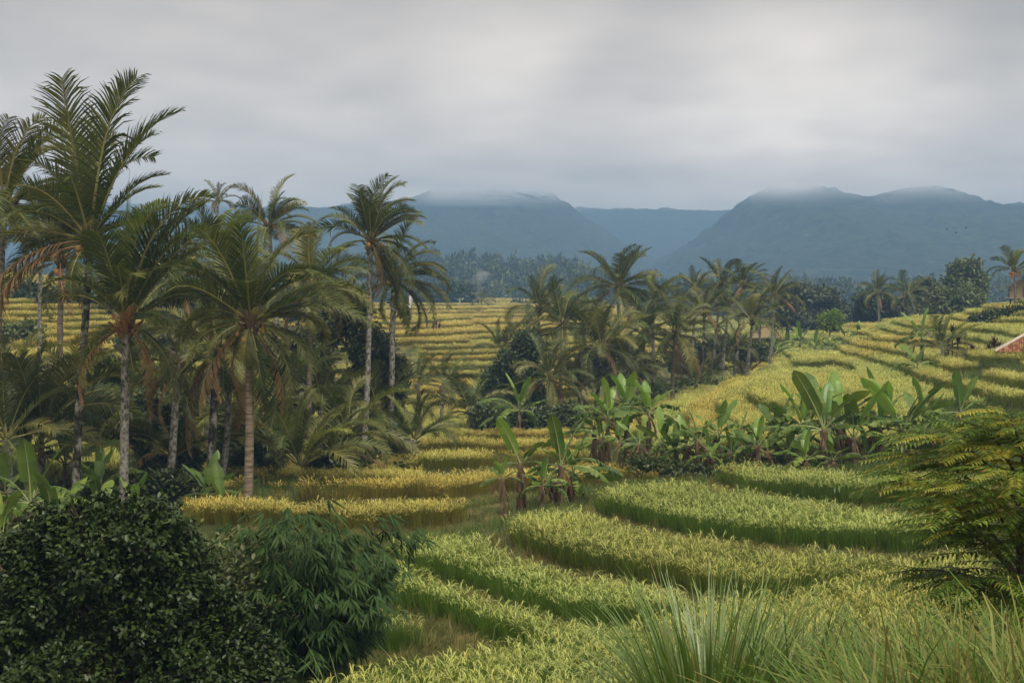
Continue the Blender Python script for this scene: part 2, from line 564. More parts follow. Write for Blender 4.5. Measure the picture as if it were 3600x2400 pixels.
M['bush_dark'] = foliage('bush_leaf', (0.018, 0.034, 0.007), (0.052, 0.08, 0.016), (.10, .16, .025), rough=0.42, trans=0.10, spec=0.28)
M['bamboo'] = foliage('bamboo_leaf', (0.022, 0.052, 0.01), (0.066, 0.112, 0.026), rough=0.55, trans=0.2, spec=0.15)
M['bamboo_culm'] = rough_mat('bamboo_culm', [(0.3, (.10, .11, .03)), (0.7, (.20, .19, .07))], nscale=4, bump=0.1, rough=0.5)
M['tree_dark'] = foliage('tree_leaf_dark', (0.03, 0.048, 0.014), (0.08, 0.105, 0.03), rough=0.5, trans=0.15)
M['tree_mid'] = foliage('tree_leaf_mid', (0.048, 0.07, 0.018), (0.13, 0.155, 0.045), rough=0.5, trans=0.2)
M['tree_olive'] = foliage('tree_leaf_olive', (0.055, 0.062, 0.022), (0.12, 0.125, 0.045), rough=0.6, trans=0.15)
M['feather'] = foliage('feathery_leaf', (.062, .125, .014), (.18, .25, .030), (.24, .15, .03), rough=0.5, trans=0.42, objvar=0.45)
M['feather_yellow'] = foliage('feathery_leaf_yellow', (.20, .23, .022), (.36, .34, .04), (.36, .22, .05), rough=0.5, trans=0.45)
M['cordyline'] = foliage('cordyline_leaf', (.028, .008, .010), (.11, .018, .022), rough=0.4, trans=0.15)
M['twig'] = rough_mat('twig', [(0.3, (.07, .06, .035)), (0.6, (.16, .14, .08)), (0.8, (.24, .21, .11))], nscale=12, bump=0.3)
M['mountain'] = rough_mat('mountain_forest', [(0.30, (.012, .020, .014)), (0.5, (.028, .042, .026)), (0.70, (.060, .080, .045))], nscale=0.09, detail=12, bump=1.0, bdist=7, coord='Object')
def fade_summits(m):
    """summits turn transparent above a ragged height, painted in place of cloud"""
    t = m.node_tree
    out = [n for n in t.nodes if n.type == 'OUTPUT_MATERIAL'][0]
    surf = out.inputs['Surface'].links[0].from_socket
    geo = N(t, 'ShaderNodeNewGeometry')
    sep = N(t, 'ShaderNodeSeparateXYZ')
    t.links.new(geo.outputs['Position'], sep.inputs[0])
    n = N(t, 'ShaderNodeTexNoise')
    n.inputs['Scale'].default_value = .006
    n.inputs['Detail'].default_value = 4
    t.links.new(geo.outputs['Position'], n.inputs['Vector'])
    base = math_node(t, 'ADD', 79.0, math_node(t, 'MULTIPLY', math_node(t, 'SUBTRACT', sep.outputs[1], 1300.0), .055))
    h = math_node(t, 'SUBTRACT', sep.outputs[2], base)
    h = math_node(t, 'ADD', h, math_node(t, 'MULTIPLY', math_node(t, 'SUBTRACT', n.outputs[0], .5), 26.0))
    f = math_node(t, 'DIVIDE', h, 22.0, clamp=True)
    tr = N(t, 'ShaderNodeBsdfTransparent')
    mx = N(t, 'ShaderNodeMixShader')
    t.links.new(f, mx.inputs[0])
    t.links.new(surf, mx.inputs[1])
    t.links.new(tr.outputs[0], mx.inputs[2])
    t.links.new(mx.outputs[0], out.inputs['Surface'])


fade_summits(M['mountain'])  # cloud over the summits is put into this material as transparency
M['hill'] = rough_mat('hill_floor', [(0.3, (.02, .03, .014)), (0.7, (.05, .06, .025))], nscale=0.05, detail=6, bump=0)
M['thatch'] = rough_mat('thatch', [(0.3, (.10, .07, .04)), (0.55, (.24, .18, .09)), (0.8, (.36, .27, .13))], scale=(6, 6, 1), nscale=3, bump=0.6)
M['bamboo_wall'] = rough_mat('woven_bamboo', [(0.3, (.24, .17, .10)), (0.55, (.36, .28, .18)), (0.8, (.46, .37, .25))], scale=(1, 1, 8), nscale=3, bump=0.3)
M['wood'] = rough_mat('old_wood', [(0.3, (.05, .038, .028)), (0.7, (.15, .115, .085))], scale=(3, 3, 1), nscale=4, bump=0.3)
M['wood_pale'] = rough_mat('grey_board', [(0.3, (.30, .27, .24)), (0.7, (.48, .45, .41))], scale=(3, 3, 1), nscale=4, bump=0.2)
M['roof_grey'] = rough_mat('grey_roof', [(0.3, (.12, .10, .09)), (0.7, (.26, .235, .21))], nscale=3, bump=0.3)
M['rust'] = rough_mat('rusty_sheet', [(0.38, (.36, .22, .10)), (0.47, (.20, .070, .032)), (0.6, (.14, .042, .024)), (0.8, (.08, .03, .02))], scale=(3, 1, 1), nscale=3, bump=0.2, rough=0.6)
M['roof_ridge'] = rough_mat('pale_ridge', [(0.3, (.40, .33, .25)), (0.7, (.60, .52, .42))], nscale=4, bump=0.1)
M['cloth_white'] = rough_mat('white_cloth', [(0.3, (.72, .72, .72)), (0.7, (.82, .82, .82))], nscale=3, bump=0.1)
M['bird'] = rough_mat('bird_feather', [(0.3, (.02, .02, .02)), (0.7, (.05, .05, .05))], nscale=9, bump=0)
M['pole'] = rough_mat('concrete_pole', [(0.3, (.30, .30, .29)), (0.7, (.45, .45, .43))], nscale=3, bump=0.1)

#@@TERRAIN
# ------------------------------------------------------------------ ground sheet
def build_ground():
    rows = list(np.arange(-10, 62, 0.32))
    d = 62.0
    while d < 340:
        rows.append(d); d *= 1.0075
    while d < 3900:
        rows.append(d); d *= 1.06
    rows.append(3950)
    rows = np.array(rows)
    cols = np.sign(np.linspace(-1, 1, 461)) * np.abs(np.linspace(-1, 1, 461)) ** 1.25
    yy = np.repeat(rows[:, None], len(cols), 1)
    xx = cols[None, :] * (yy + 14)
    zz = height(xx.ravel(), yy.ravel())
    zz = np.where(yy.ravel() < 1.5, np.minimum(zz, -1.65), zz)
    V = np.c_[xx.ravel(), yy.ravel(), zz]
    nr, nc = yy.shape
    i = np.arange(nr - 1)[:, None] * nc + np.arange(nc - 1)[None, :]
    F = np.stack([i, i + 1, i + nc + 1, i + nc], -1).reshape(-1, 4)
    o = link('ground', mesh('ground', V, F, M['ground'], smooth=True))
    tag(o, 'terraced ground of the valley, dark soil and dry grass', 'ground', kind='structure')


build_ground()


def vnoise(x, y, seed=0, octaves=5, gain=0.5):
    """value noise on arrays"""
    r = np.random.default_rng(seed)
    tab = r.random((64, 64))
    out, amp, tot, f = 0, 1.0, 0, 1.0
    for _ in range(octaves):
        X, Y = x * f + 13.7 * _, y * f + 7.1 * _
        xi, yi = np.floor(X).astype(int), np.floor(Y).astype(int)
        fx, fy = X - xi, Y - yi
        fx, fy = fx * fx * (3 - 2 * fx), fy * fy * (3 - 2 * fy)
        g = lambda a, b: tab[a % 64, b % 64]
        out = out + amp * ((g(xi, yi) * (1 - fx) + g(xi + 1, yi) * fx) * (1 - fy) + (g(xi, yi + 1) * (1 - fx) + g(xi + 1, yi + 1) * fx) * fy)
        tot += amp
        amp *= gain
        f *= 2.03
    return out / tot


def mountain(label, prof, d, front, depth_back, seed, relief=0.16, nx=420, ny=120, name='mountain'):
    """prof: [(px,row)] skyline at distance d; the slope runs forward to distance `front` and falls off behind"""
    pxs = np.array([p for p, _ in prof], float)
    hs = np.array([(HOR - r + 18 * sst(660, 450, float(r))) * K * d for _, r in prof])
    a = np.linspace(pxs[0], pxs[-1], nx)
    h = np.interp(a, pxs, hs)
    ker = np.exp(-np.linspace(-2, 2, 9) ** 2); ker /= ker.sum()
    h = np.convolve(np.pad(h, 4, mode='edge'), ker, 'valid')
    t = np.linspace(0, 1, ny)
    y = np.where(t < 0.7, front + (d - front) * (t / 0.7), d + depth_back * (t - 0.7) / 0.3)
    X = ((a[None, :] - 1176) * K) * d * np.ones((ny, 1))
    Y = y[:, None] * np.ones((1, nx))
    s = np.where(t < 0.7, (t / 0.7), 1.0)
    s = s ** 1.25
    fall = np.where(t < 0.7, 1.0, 1 - 0.8 * ((t - 0.7) / 0.3) ** 1.5)
    n = vnoise(X / 260 + seed, Y / 260, seed, 6, 0.55)
    rid = 1 - np.abs(2 * vnoise(X / 85 + seed * 3 + .004 * Y, Y / 420, seed + 1, 5, 0.55) - 1)
    env = (s * fall)[:, None]
    Z = h[None, :] * env
    Z = Z + h.max() * relief * ((n - 0.5) + (rid - 0.75)) * np.clip(env * (1.25 - 0.95 * env), 0, 1) * 2.0
    Z = Z + 7.0 * (vnoise(X / 9, Y / 14, seed + 5, 3, 0.7) - 0.5) + 10.0 * (vnoise(X / 45, Y / 80, seed + 9, 3, 0.6) - .5) * env
    Z = Z - 9 * (1 - sst(0, 0.06, t))[:, None] - 4
    i = np.arange(ny - 1)[:, None] * nx + np.arange(nx - 1)[None, :]
    F = np.stack([i, i + 1, i + nx + 1, i + nx], -1).reshape(-1, 4)
    o = link(name, mesh(name, np.c_[X.ravel(), Y.ravel(), Z.ravel()], F, M['mountain'], smooth=True))
    return tag(o, label, 'mountain', kind='structure')


mountain('farthest blue range closing the valley between the two peaks', [(-400, 478), (300, 480), (700, 485), (1000, 484), (1330, 492), (1500, 488), (1660, 496), (1900, 490), (2400, 480), (2900, 480)], 2000, 1500, 500, 3, 0.12)
mountain('hazy blue forested mountain with rounded top behind the tall palms', [(200, 560), (500, 520), (700, 490), (860, 480), (960, 462), (1030, 428), (1105, 416), (1180, 424), (1250, 446), (1300, 482), (1350, 520), (1430, 560), (1540, 610), (1700, 680), (1760, 690)], 1550, 900, 450, 11, 0.17)
mountain('broad blue forested mountain rising on the far side above the hillside house', [(1330, 680), (1420, 640), (1500, 598), (1580, 556), (1650, 516), (1710, 478), (1765, 442), (1800, 426), (1870, 428), (1930, 442), (2000, 452), (2080, 440), (2150, 436), (2220, 452), (2300, 480), (2400, 478), (2600, 500), (2900, 560)], 1300, 760, 450, 23, 0.17)


def wooded_hill():
    prof = [(-300, 640), (300, 630), (700, 612), (900, 600), (980, 592), (1080, 606), (1160, 606), (1220, 612), (1285, 604), (1340, 622), (1400, 640), (1470, 655), (1560, 664), (1650, 668), (1800, 660), (1950, 672), (2100, 668), (2230, 655), (2350, 650), (2600, 640)]
    d, front = 640, 455
    nx, ny = 160, 40
    pxs = np.array([p for p, _ in prof], float)
    hs = np.array([(HOR - r - 26) * K * d for _, r in prof])
    a = np.linspace(pxs[0], pxs[-1], nx)
    h = np.interp(a, pxs, hs)
    t = np.linspace(0, 1, ny)
    y = front + (780 - front) * t
    env = np.where(y < d, ((y - front) / (d - front)) ** 0.9, 1 - ((y - d) / 200.0) ** 1.5)
    X = ((a[None, :] - 1176) * K) * d * np.ones((ny, 1))
    Y = y[:, None] * np.ones((1, nx))
    Z = -4.0 + (h[None, :] + 4.0) * env[:, None] + 2.5 * (vnoise(X / 60, Y / 60, 4, 3) - 0.5)
    i = np.arange(ny - 1)[:, None] * nx + np.arange(nx - 1)[None, :]
    F = np.stack([i, i + 1, i + nx + 1, i + nx], -1).reshape(-1, 4)
    o = link('hill', mesh('hill', np.c_[X.ravel(), Y.ravel(), Z.ravel()], F, M['hill'], smooth=True))
    tag(o, 'low wooded hill below the blue mountains', 'hill', kind='structure')
    return X, Y, Z


HX, HY, HZ = wooded_hill()

# ------------------------------------------------------------------ scattering (for what nobody could count)
def gn_group():
    g = bpy.data.node_groups.new('scatter', 'GeometryNodeTree')
    g.interface.new_socket('Geometry', in_out='INPUT', socket_type='NodeSocketGeometry')
    g.interface.new_socket('Sources', in_out='INPUT', socket_type='NodeSocketCollection')
    g.interface.new_socket('Geometry', in_out='OUTPUT', socket_type='NodeSocketGeometry')
    gi, go = g.nodes.new('NodeGroupInput'), g.nodes.new('NodeGroupOutput')
    ci = g.nodes.new('GeometryNodeCollectionInfo')
    ci.inputs['Separate Children'].default_value = True
    ci.inputs['Reset Children'].default_value = True
    g.links.new(gi.outputs['Sources'], ci.inputs['Collection'])
    ip = g.nodes.new('GeometryNodeInstanceOnPoints')
    ip.inputs['Pick Instance'].default_value = True
    m2p = g.nodes.new('GeometryNodeMeshToPoints')
    g.links.new(gi.outputs['Geometry'], m2p.inputs['Mesh'])
    g.links.new(m2p.outputs[0], ip.inputs['Points'])
    g.links.new(ci.outputs[0], ip.inputs['Instance'])

    def na(name, typ):
        n = g.nodes.new('GeometryNodeInputNamedAttribute')
        n.data_type = typ
        n.inputs['Name'].default_value = name
        return n.outputs['Attribute']
    g.links.new(na('idx', 'INT'), ip.inputs['Instance Index'])
    e2r = g.nodes.new('FunctionNodeEulerToRotation')
    g.links.new(na('rot', 'FLOAT_VECTOR'), e2r.inputs[0])
    g.links.new(e2r.outputs[0], ip.inputs['Rotation'])
    g.links.new(na('scl', 'FLOAT_VECTOR'), ip.inputs['Scale'])
    g.links.new(ip.outputs[0], go.inputs[0])
    return g


GN = gn_group()


def source_collection(name, datas):
    c = bpy.data.collections.new(name)
    for i, me in enumerate(datas):
        c.objects.link(bpy.data.objects.new('%s_%02d' % (name, i), me))
    return c


def scatter(name, src, pts, rot, scl, tint, bright, idx, label, cat, kind='stuff'):
    me = bpy.data.meshes.new(name)
    n = len(pts)
    me.vertices.add(n)
    me.vertices.foreach_set('co', np.asarray(pts, np.float32).ravel())
    scl = np.asarray(scl, np.float32)
    if scl.ndim == 1:
        scl = np.repeat(scl[:, None], 3, 1)
    for nm, typ, arr in (('rot', 'FLOAT_VECTOR', rot), ('scl', 'FLOAT_VECTOR', scl), ('tint', 'FLOAT', tint), ('bright', 'FLOAT', bright), ('idx', 'INT', idx)):
        at = me.attributes.new(nm, typ, 'POINT')
        at.data.foreach_set('vector' if typ == 'FLOAT_VECTOR' else 'value', np.asarray(arr, np.float32 if typ != 'INT' else np.int32).ravel())
    o = link(name, me)
    md = o.modifiers.new('scatter', 'NODES')
    md.node_group = GN
    md['Socket_1'] = src
    return tag(o, label, cat, kind=kind)


def ribbon(B, p0, d0, length, width, bend, seg, m, a, tip=0.15, bendvec=Vector((0, 0, -1)), midw=1.0):
    """a blade: starts at p0 in direction d0 and bends towards bendvec"""
    p = Vector(p0)
    d = Vector(d0).normalized()
    side = d.cross(Vector((0, 0, 1)))
    if side.length < 1e-3:
        side = Vector((1, 0, 0))
    side.normalize()
    vs, fs = [], []
    for i in range(seg + 1):
        t = i / seg
        w = width * (midw * (1 - t) + tip * t if t > 0.35 else 0.6 + 0.4 * t / 0.35) * 0.5
        vs += [p - side * w, p + side * w]
        if i < seg:
            p = p + d * (length / seg)
            d = (d + bendvec * (bend / seg) * (0.4 + 1.2 * t)).normalized()
            fs.append((2 * i, 2 * i + 1, 2 * i + 3, 2 * i + 2))
    B.add(vs, fs, m, a)


def rice_clump(seed, nl, npan, rad, hgt, lseg, pseg, wl=0.011, wp=0.02, plen=.34):
    r = random.Random(seed)
    B = MB()
    for i in range(nl):
        az, rr = r.uniform(0, 6.283), rad * math.sqrt(r.random())
        el = r.uniform(1.05, 1.54)
        az2 = az + r.uniform(-1.2, 1.2)
        dirv = Vector((math.cos(az2) * math.cos(el), math.sin(az2) * math.cos(el), math.sin(el)))
        ribbon(B, (rr * math.cos(az), rr * math.sin(az), -0.02), dirv, hgt * r.uniform(.65, 1.25), wl * r.uniform(.7, 1.3), r.uniform(.1, 1.0), lseg, 0, r.random(), tip=.08)
    for i in range(npan):
        az, rr = r.uniform(0, 6.283), rad * math.sqrt(r.random())
        az2 = az + r.uniform(-.9, .9)
        c, s_ = math.cos(az2), math.sin(az2)
        h0 = hgt * r.uniform(.70, .98)
        base = Vector((rr * math.cos(az) + c * .05, rr * math.sin(az) + s_ * .05, h0))
        dirv = Vector((c * .6, s_ * .6, r.uniform(.5, 1.0)))
        l = hgt * plen * r.uniform(.75, 1.25)
        bv = Vector((c * .1, s_ * .1, -1))
        ribbon(B, base, dirv, l, wp * r.uniform(.7, 1.2), r.uniform(2.2, 3.6), pseg, 1, r.random(), tip=0.45, midw=1.3, bendvec=bv)
        if pseg > 3:
            for _ in range(1):
                ribbon(B, base + dirv * l * .2, dirv + Vector((r.uniform(-.5, .5), r.uniform(-.5, .5), -.1)), l * r.uniform(.5, .8), wp * .65, r.uniform(2.2, 3.8), 3, 1, r.random(), tip=0.4, midw=1.2, bendvec=bv)
    return B.data('rice_tuft', [M['rice_leaf'], M['rice_head']])


SRC_NEAR = source_collection('rice_near', [rice_clump(100 + i, 44, 6, .10, .50, 3, 4, .0072, .0105, .36) for i in range(8)])
SRC_MID = source_collection('rice_mid', [rice_clump(200 + i, 66, 30, .24, .52, 2, 3, .014, .017) for i in range(6)])
SRC_FAR = source_collection('rice_far', [rice_clump(300 + i, 70, 46, .55, .52, 1, 2, .04, .042) for i in range(5)])


def grass_clump(seed, n, rad, hgt, seg=3, w=.008, bend=0.0):
    r = random.Random(seed)
    B = MB()
    for i in range(n):
        az, rr = r.uniform(0, 6.283), rad * math.sqrt(r.random())
        el = r.uniform(0.5, 1.45)
        az2 = az + r.uniform(-1.5, 1.5)
        dirv = Vector((math.cos(az2) * math.cos(el), math.sin(az2) * math.cos(el), math.sin(el)))
        ribbon(B, (rr * math.cos(az), rr * math.sin(az), -0.02), dirv, hgt * r.uniform(.5, 1.3), w * r.uniform(.7, 1.4), r.uniform(.2, 1.4) + bend * r.random(), seg, 0, r.random())
    return B.data('grass_tuft', [M['grass_tint']])


SRC_GRASS = source_collection('grass_short', [grass_clump(400 + i, 34, .16, .20, 2, .010) for i in range(5)])


def rice_from_polygon(label, idx_strip, src, n_src, spacing, size, name='rice', gold_noise=0.25):
    z, tint, poly = SP[idx_strip]
    x0, y0 = poly.min(0); x1, y1 = poly.max(0)
    nx, ny = int((x1 - x0) / spacing) + 1, int((y1 - y0) / spacing) + 1
    gx, gy = np.meshgrid(x0 + np.arange(nx) * spacing, y0 + np.arange(ny) * spacing)
    gx = gx.ravel() + rng.uniform(-.45, .45, gx.size) * spacing
    gy = gy.ravel() + rng.uniform(-.45, .45, gy.size) * spacing
    m = poly_sd(gx, gy, poly) < -0.02 + 0.10 * wobble(gx, gy, 0.35)
    gx, gy = gx[m], gy[m]
    # skip what is far outside the frame
    m = (np.abs(gx) / np.maximum(gy, 1) < 0.47) & (gy > 8)
    gx, gy = gx[m], gy[m]
    n = len(gx)
    gzv = height(gx, gy)
    patch = 0.5 + 0.5 * wobble(gx, gy, 1.6)
    tn = np.clip(tint + gold_noise * (patch - .5) + rng.normal(0, .07, n), 0, 1)
    sc = size * (1 + rng.normal(0, .09, n) + .14 * wobble(gx + 5, gy, .8))
    rot = np.c_[rng.normal(0, .10, n), rng.normal(.08, .10, n), rng.uniform(0, 6.283, n)]
    br = np.clip(rng.normal(1, .12, n) + .12 * (wobble(gy, gx, 1.1)), .55, 1.5)
    scatter(name, src, np.c_[gx, gy, gzv], rot, sc, tn, br, rng.integers(0, n_src, n), label, 'rice')


RL = ['short patch of green rice beside the drooping bamboo', 'narrow green rice strip nearest the bamboo, with a dry bank in front',
      'long pale green rice strip curving out from behind the bamboo tip', 'green rice strip starting at the grassy path below the banana clump',
      'wide green rice strip behind the one at the banana clump', 'uppermost green rice strip, along the foot of the big banana plants',
      'ripening rice with drooping heads around the tall grass tuft', 'low golden rice strip behind the bamboo bush',
      'broad golden rice field behind the banana clump and palm trunks', 'golden rice step with a dark front behind the banana clump',
      'thin golden rice step, second one down from the middle palm grove', 'topmost thin golden rice step before the palm grove']
for i in range(7):
    rice_from_polygon(RL[i], i, SRC_NEAR, 8, 0.148 if i < 6 else 0.155, 1.0 if i < 6 else 1.1)
for i in range(7, 12):
    rice_from_polygon(RL[i], i, SRC_MID, 6, 0.27, 1.05 if i < 9 else 0.95)


def hill_rice():
    """ripe rice on the contour terraces beyond the near strips"""
    secs = [('golden terraced rice climbing behind the palm trunks', 'rice', -200, 960, 50, 330),
            ('golden rice terraces between the tall palms and the middle grove', 'rice', 960, 1500, 66, 430),
            ('yellow green rice terraces on the slope below the house and rusty roof', 'rice', 1500, 2700, 46, 330)]
    for (label, name, p0, p1, da, db) in secs:
        X, Y, S, SRC = [], [], [], []
        d = da
        while d < db:
            step = 0.27 * max(1.0, (d / 62) ** 0.85)
            x0, x1 = (p0 - 1176) * K * d, (p1 - 1176) * K * d
            x0, x1 = max(x0, -.44 * d), min(x1, .44 * d)
            n = max(1, int((x1 - x0) / step))
            xs = x0 + (np.arange(n) + rng.uniform(0, 1, n)) * (x1 - x0) / n
            X.append(xs); Y.append(d + rng.uniform(-.5, .5, n) * step); S.append(np.full(n, step))
            d += step
        X, Y, S = np.concatenate(X), np.concatenate(Y), np.concatenate(S)
        z0, q, fr = terrace_frac(X, Y)
        m = ((fr < np.where(Y > 95, .84, .76)) & (fr > 0.0)) | ((Y < 57) & (fr < 0.93))
        # leave the polygons of the near golden strips alone
        nearm = Y < 76
        sdm = np.full(X.shape, 9.0)
        if nearm.any():
            v = np.full(nearm.sum(), 9.0)
            for (_, _, poly) in SP[5:]:
                v = np.minimum(v, poly_sd(X[nearm], Y[nearm], poly))
            sdm[nearm] = v
        m &= sdm > 0.5
        # weedy, unplanted pockets
        weeds = vnoise(X / 11 + 40, Y / 16 + 9, 31, 2)
        m &= weeds < 0.72
        pxl = X / (K * Y) + 1176
        m &= ~((pxl > 1640) & (Y < 47.5))
        X, Y, S, fr, q = X[m], Y[m], S[m], fr[m], q[m]
        Z = height(X, Y)
        n = len(X)
        far = S > 0.42
        lev = np.floor(q)
        per = (np.sin(lev * 12.9898) * 43758.5453) % 1.0        # each terrace ripens on its own
        tn = 0.56 + 0.42 * (per - .5) + 0.35 * (vnoise(X / 9, Y / 12, 8, 2) - .5) + rng.normal(0, .08, n) + 0.16 * (Y > 95)
        if p0 >= 1500:
            tn = tn - 0.16 - 0.14 * ((X / Y) > .25) + 0.5 * (vnoise(X / 16 + 3, Y / 26, 55, 2) - .5)
        br = np.clip(rng.normal(1, .12, n) + 0.3 * (vnoise(X / 3, Y / 4, 12, 2) - .5), .6, 1.45)
        rot = np.c_[rng.normal(0, .08, n), rng.normal(.06, .08, n), rng.uniform(0, 6.283, n)]
        hs = np.clip(rng.normal(1.05, .10, n), .75, 1.35)
        for sel, src, ns, nat in ((~far, SRC_MID, 6, .27), (far, SRC_FAR, 5, .52)):
            if not sel.any():
                continue
            wsc = np.clip(S[sel] / nat, .8, 3.0)
            sc = np.c_[wsc, wsc, hs[sel] * np.clip(wsc, .9, 1.12)]
            scatter(name, src, np.c_[X[sel], Y[sel], Z[sel]], rot[sel], sc, np.clip(tn[sel], 0, 1), br[sel], rng.integers(0, ns, sel.sum()),
                    label + (', far part' if src is SRC_FAR else ', near part'), 'rice')


hill_rice()


def bank_grass():
    X, Y = [], []
    for (ya, yb, sp_) in ((6, 16, .16), (16, 50, .21), (50, 75, .36)):
        n = int((yb - ya) * 0.9 * (ya + yb) / 2 / sp_ ** 2)
        y = rng.uniform(ya, yb, n)
        X.append(rng.uniform(-.45, .45, n) * y); Y.append(y)
    X, Y = np.concatenate(X), np.concatenate(Y)
    best = np.full(X.shape, 1e9)
    for (_, _, poly) in SP:
        best = np.minimum(best, poly_sd(X, Y, poly))
    m = (best > 0.0) & (vnoise(X / 1.5, Y / 1.5, 77, 2) > .22)
    X, Y, best = X[m], Y[m], best[m]
    n = len(X)
    sc = rng.uniform(.7, 1.4, n) * np.where(Y > 48, 1.7, 1.0) * np.where(Y < 15, 1.5, 1.0)
    # dry trampled straw right in front of the strips, greener away from them
    tn = np.clip(0.62 - 0.55 * sst(.25, 1.4, best) + rng.normal(0, .16, n) + .5 * (vnoise(X / 3, Y / 3, 5, 2) - .5), 0, 1)
    tn = np.where(Y < 15, np.clip(tn * .5, 0, 1), tn)
    br = np.clip(rng.normal(1, .2, n), .5, 1.6)
    rot = np.c_[rng.normal(0, .2, n), rng.normal(0, .2, n), rng.uniform(0, 6.283, n)]
    scatter('grass', SRC_GRASS, np.c_[X, Y, height(X, Y)], rot, sc, tn, br, rng.integers(0, 5, n), 'short green and straw coloured grass on the banks between the rice strips', 'grass')


bank_grass()

#@@PLANTS
# ------------------------------------------------------------------ coconut palms
def make_frond(seed, L=4.4, bend=1.0, lift=0.0, droop=0.4, n=60, leaf=1.25, bare=0.15, twist=0.0, fwd=0.72, ragged=0.05, sidebend=0.0, w=0.066, power=2.0, grav=(0, 0, -.2), vee=.30, lseg=3, wilt=0.0):
    """frond along +X, straight at first and bending towards -Z; leaflets either side, sagging along grav"""
    r = random.Random(seed)
    B = MB()
    seg = 14
    G_ = Vector(grav)
    pts, tans = [], []
    p = Vector((0, 0, 0))
    for i in range(seg + 1):
        t = i / seg
        a = lift - bend * t ** power
        b = sidebend * t ** 1.5
        d = Vector((math.cos(a) * math.cos(b), math.sin(b), math.sin(a) * math.cos(b)))
        pts.append(p.copy()); tans.append(d)
        p = p + d * (L / seg)
    B.tube(pts[::2], [0.060 * (1 - .85 * (i / seg)) for i in range(0, seg + 1, 2)], 4, 1, r.random(), cap=False)
    gap = [(r.random(), r.choice((-1, 1))) for _ in range(3)]
    for i in range(n):
        t = bare + (1 - bare) * (i + .5) / n
        f = t * seg
        k = min(int(f), seg - 1)
        pos = pts[k].lerp(pts[k + 1], f - k)
        T = tans[k].lerp(tans[min(k + 1, seg)], f - k).normalized()
        S0 = Vector((0, 0, 1)).cross(T).normalized()
        Nn = T.cross(S0).normalized()
        tw = twist * t
        S = S0 * math.cos(tw) + Nn * math.sin(tw)
        Nn = T.cross(S).normalized()
        u = (t - bare) / (1 - bare)
        ll = leaf * (0.5 + 1.1 * u if u < .45 else 1.0 - .66 * ((u - .45) / .55) ** 1.7)
        for side in (-1, 1):
            if r.random() < ragged:
                continue
            torn = any(abs(u - g) < .035 and sd_ == side for g, sd_ in gap)
            al = fwd * (0.8 + .5 * u) * r.uniform(.88, 1.12)
            d = T * math.sin(al) + S * side * math.cos(al) + Nn * (vee + r.uniform(-.10, .10))
            d.normalize()
            l = ll * r.uniform(.8, 1.08)
            a = min(1, max(0, r.random() * .75 + .25 * u))
            q = pos.copy()
            vs = []
            wv = T * (w * .5)
            sag = (1.8 if torn else 1.0) * r.uniform(.7, 1.4)
            for s_ in range(lseg + 1):
                if s_ == lseg:
                    vs.append(q)
                else:
                    ww = wv * (.8 if s_ == 0 else (1.0 if s_ == 1 else .7))
                    vs += [q - ww, q + ww]
                    q = q + d * (l / lseg)
                    k_ = (.35, .8, 1.2)[min(s_, 2)] * sag
                    d = (d - Nn * droop * k_ + G_ * k_).normalized()
            fs = [(2 * s_, 2 * s_ + 1, 2 * s_ + 3, 2 * s_ + 2) for s_ in range(lseg - 1)] + [(2 * lseg - 2, 2 * lseg - 1, 2 * lseg)]
            B.add(vs, fs, 0, a)
    return B


FROND = {}


def frond_set(key, mat, rach, specs):
    FROND[key] = [make_frond(1000 + 17 * i + len(key) * 131, **s).data('frond_' + key, [M[mat], M[rach]]) for i, s in enumerate(specs)]


up = [dict(bend=1.0, power=2.6, droop=.10, grav=(-.30, 0, -.05)), dict(bend=1.3, power=2.2, droop=.15, grav=(-.34, 0, -.1), sidebend=.15), dict(bend=.6, power=2.5, droop=.06, grav=(-.2, 0, 0), fwd=.85, leaf=1.1, sidebend=-.10), dict(bend=1.5, power=3.0, droop=.2, grav=(-.32, 0, -.1), twist=.6, ragged=.10), dict(bend=.8, power=3.2, droop=.12, grav=(-.38, 0, 0), sidebend=.2, ragged=.08)]
arch = [dict(bend=1.5, power=1.7, lift=.12, droop=.22, grav=(-.12, 0, -.22)), dict(bend=1.9, power=1.9, lift=.2, droop=.3, grav=(-.1, 0, -.25), sidebend=.2), dict(bend=1.3, power=2.2, droop=.35, grav=(-.15, 0, -.2), twist=.9, ragged=.12), dict(bend=1.6, power=1.6, droop=.25, grav=(-.12, 0, -.25), twist=-.8, sidebend=-.2), dict(bend=1.2, power=1.8, droop=.45, grav=(-.05, 0, -.3), leaf=1.35)]
hang = [dict(bend=1.5, power=1.4, lift=.1, droop=.6, grav=(0, 0, -.35), ragged=.15), dict(bend=1.25, power=1.6, droop=.7, grav=(.1, 0, -.3), twist=.6, ragged=.2), dict(bend=1.8, power=1.7, droop=.5, grav=(0, 0, -.35), sidebend=.25, ragged=.12), dict(bend=1.05, power=1.3, droop=.8, grav=(.15, 0, -.3), twist=-.5, ragged=.18)]
dead = [dict(bend=1.3, power=1.4, droop=.8, grav=(.3, 0, -.5), ragged=.3, leaf=1.1, fwd=.95, vee=0.0), dict(bend=.9, power=1.3, droop=1.0, grav=(.5, 0, -.3), ragged=.35, fwd=1.0, leaf=1.0, vee=-.1), dict(bend=1.7, power=1.5, droop=.7, grav=(.3, 0, -.5), ragged=.3, leaf=1.05, vee=-.1)]
frond_set('up', 'frond', 'rachis', up)
frond_set('arch', 'frond', 'rachis', arch)
frond_set('hang', 'frond', 'rachis', hang)
frond_set('lightup', 'frond_light', 'rachis', up[:3])
frond_set('olive_up', 'frond_olive', 'rachis', up[:4])
frond_set('olive', 'frond_olive', 'rachis', arch[:3] + hang[:3])
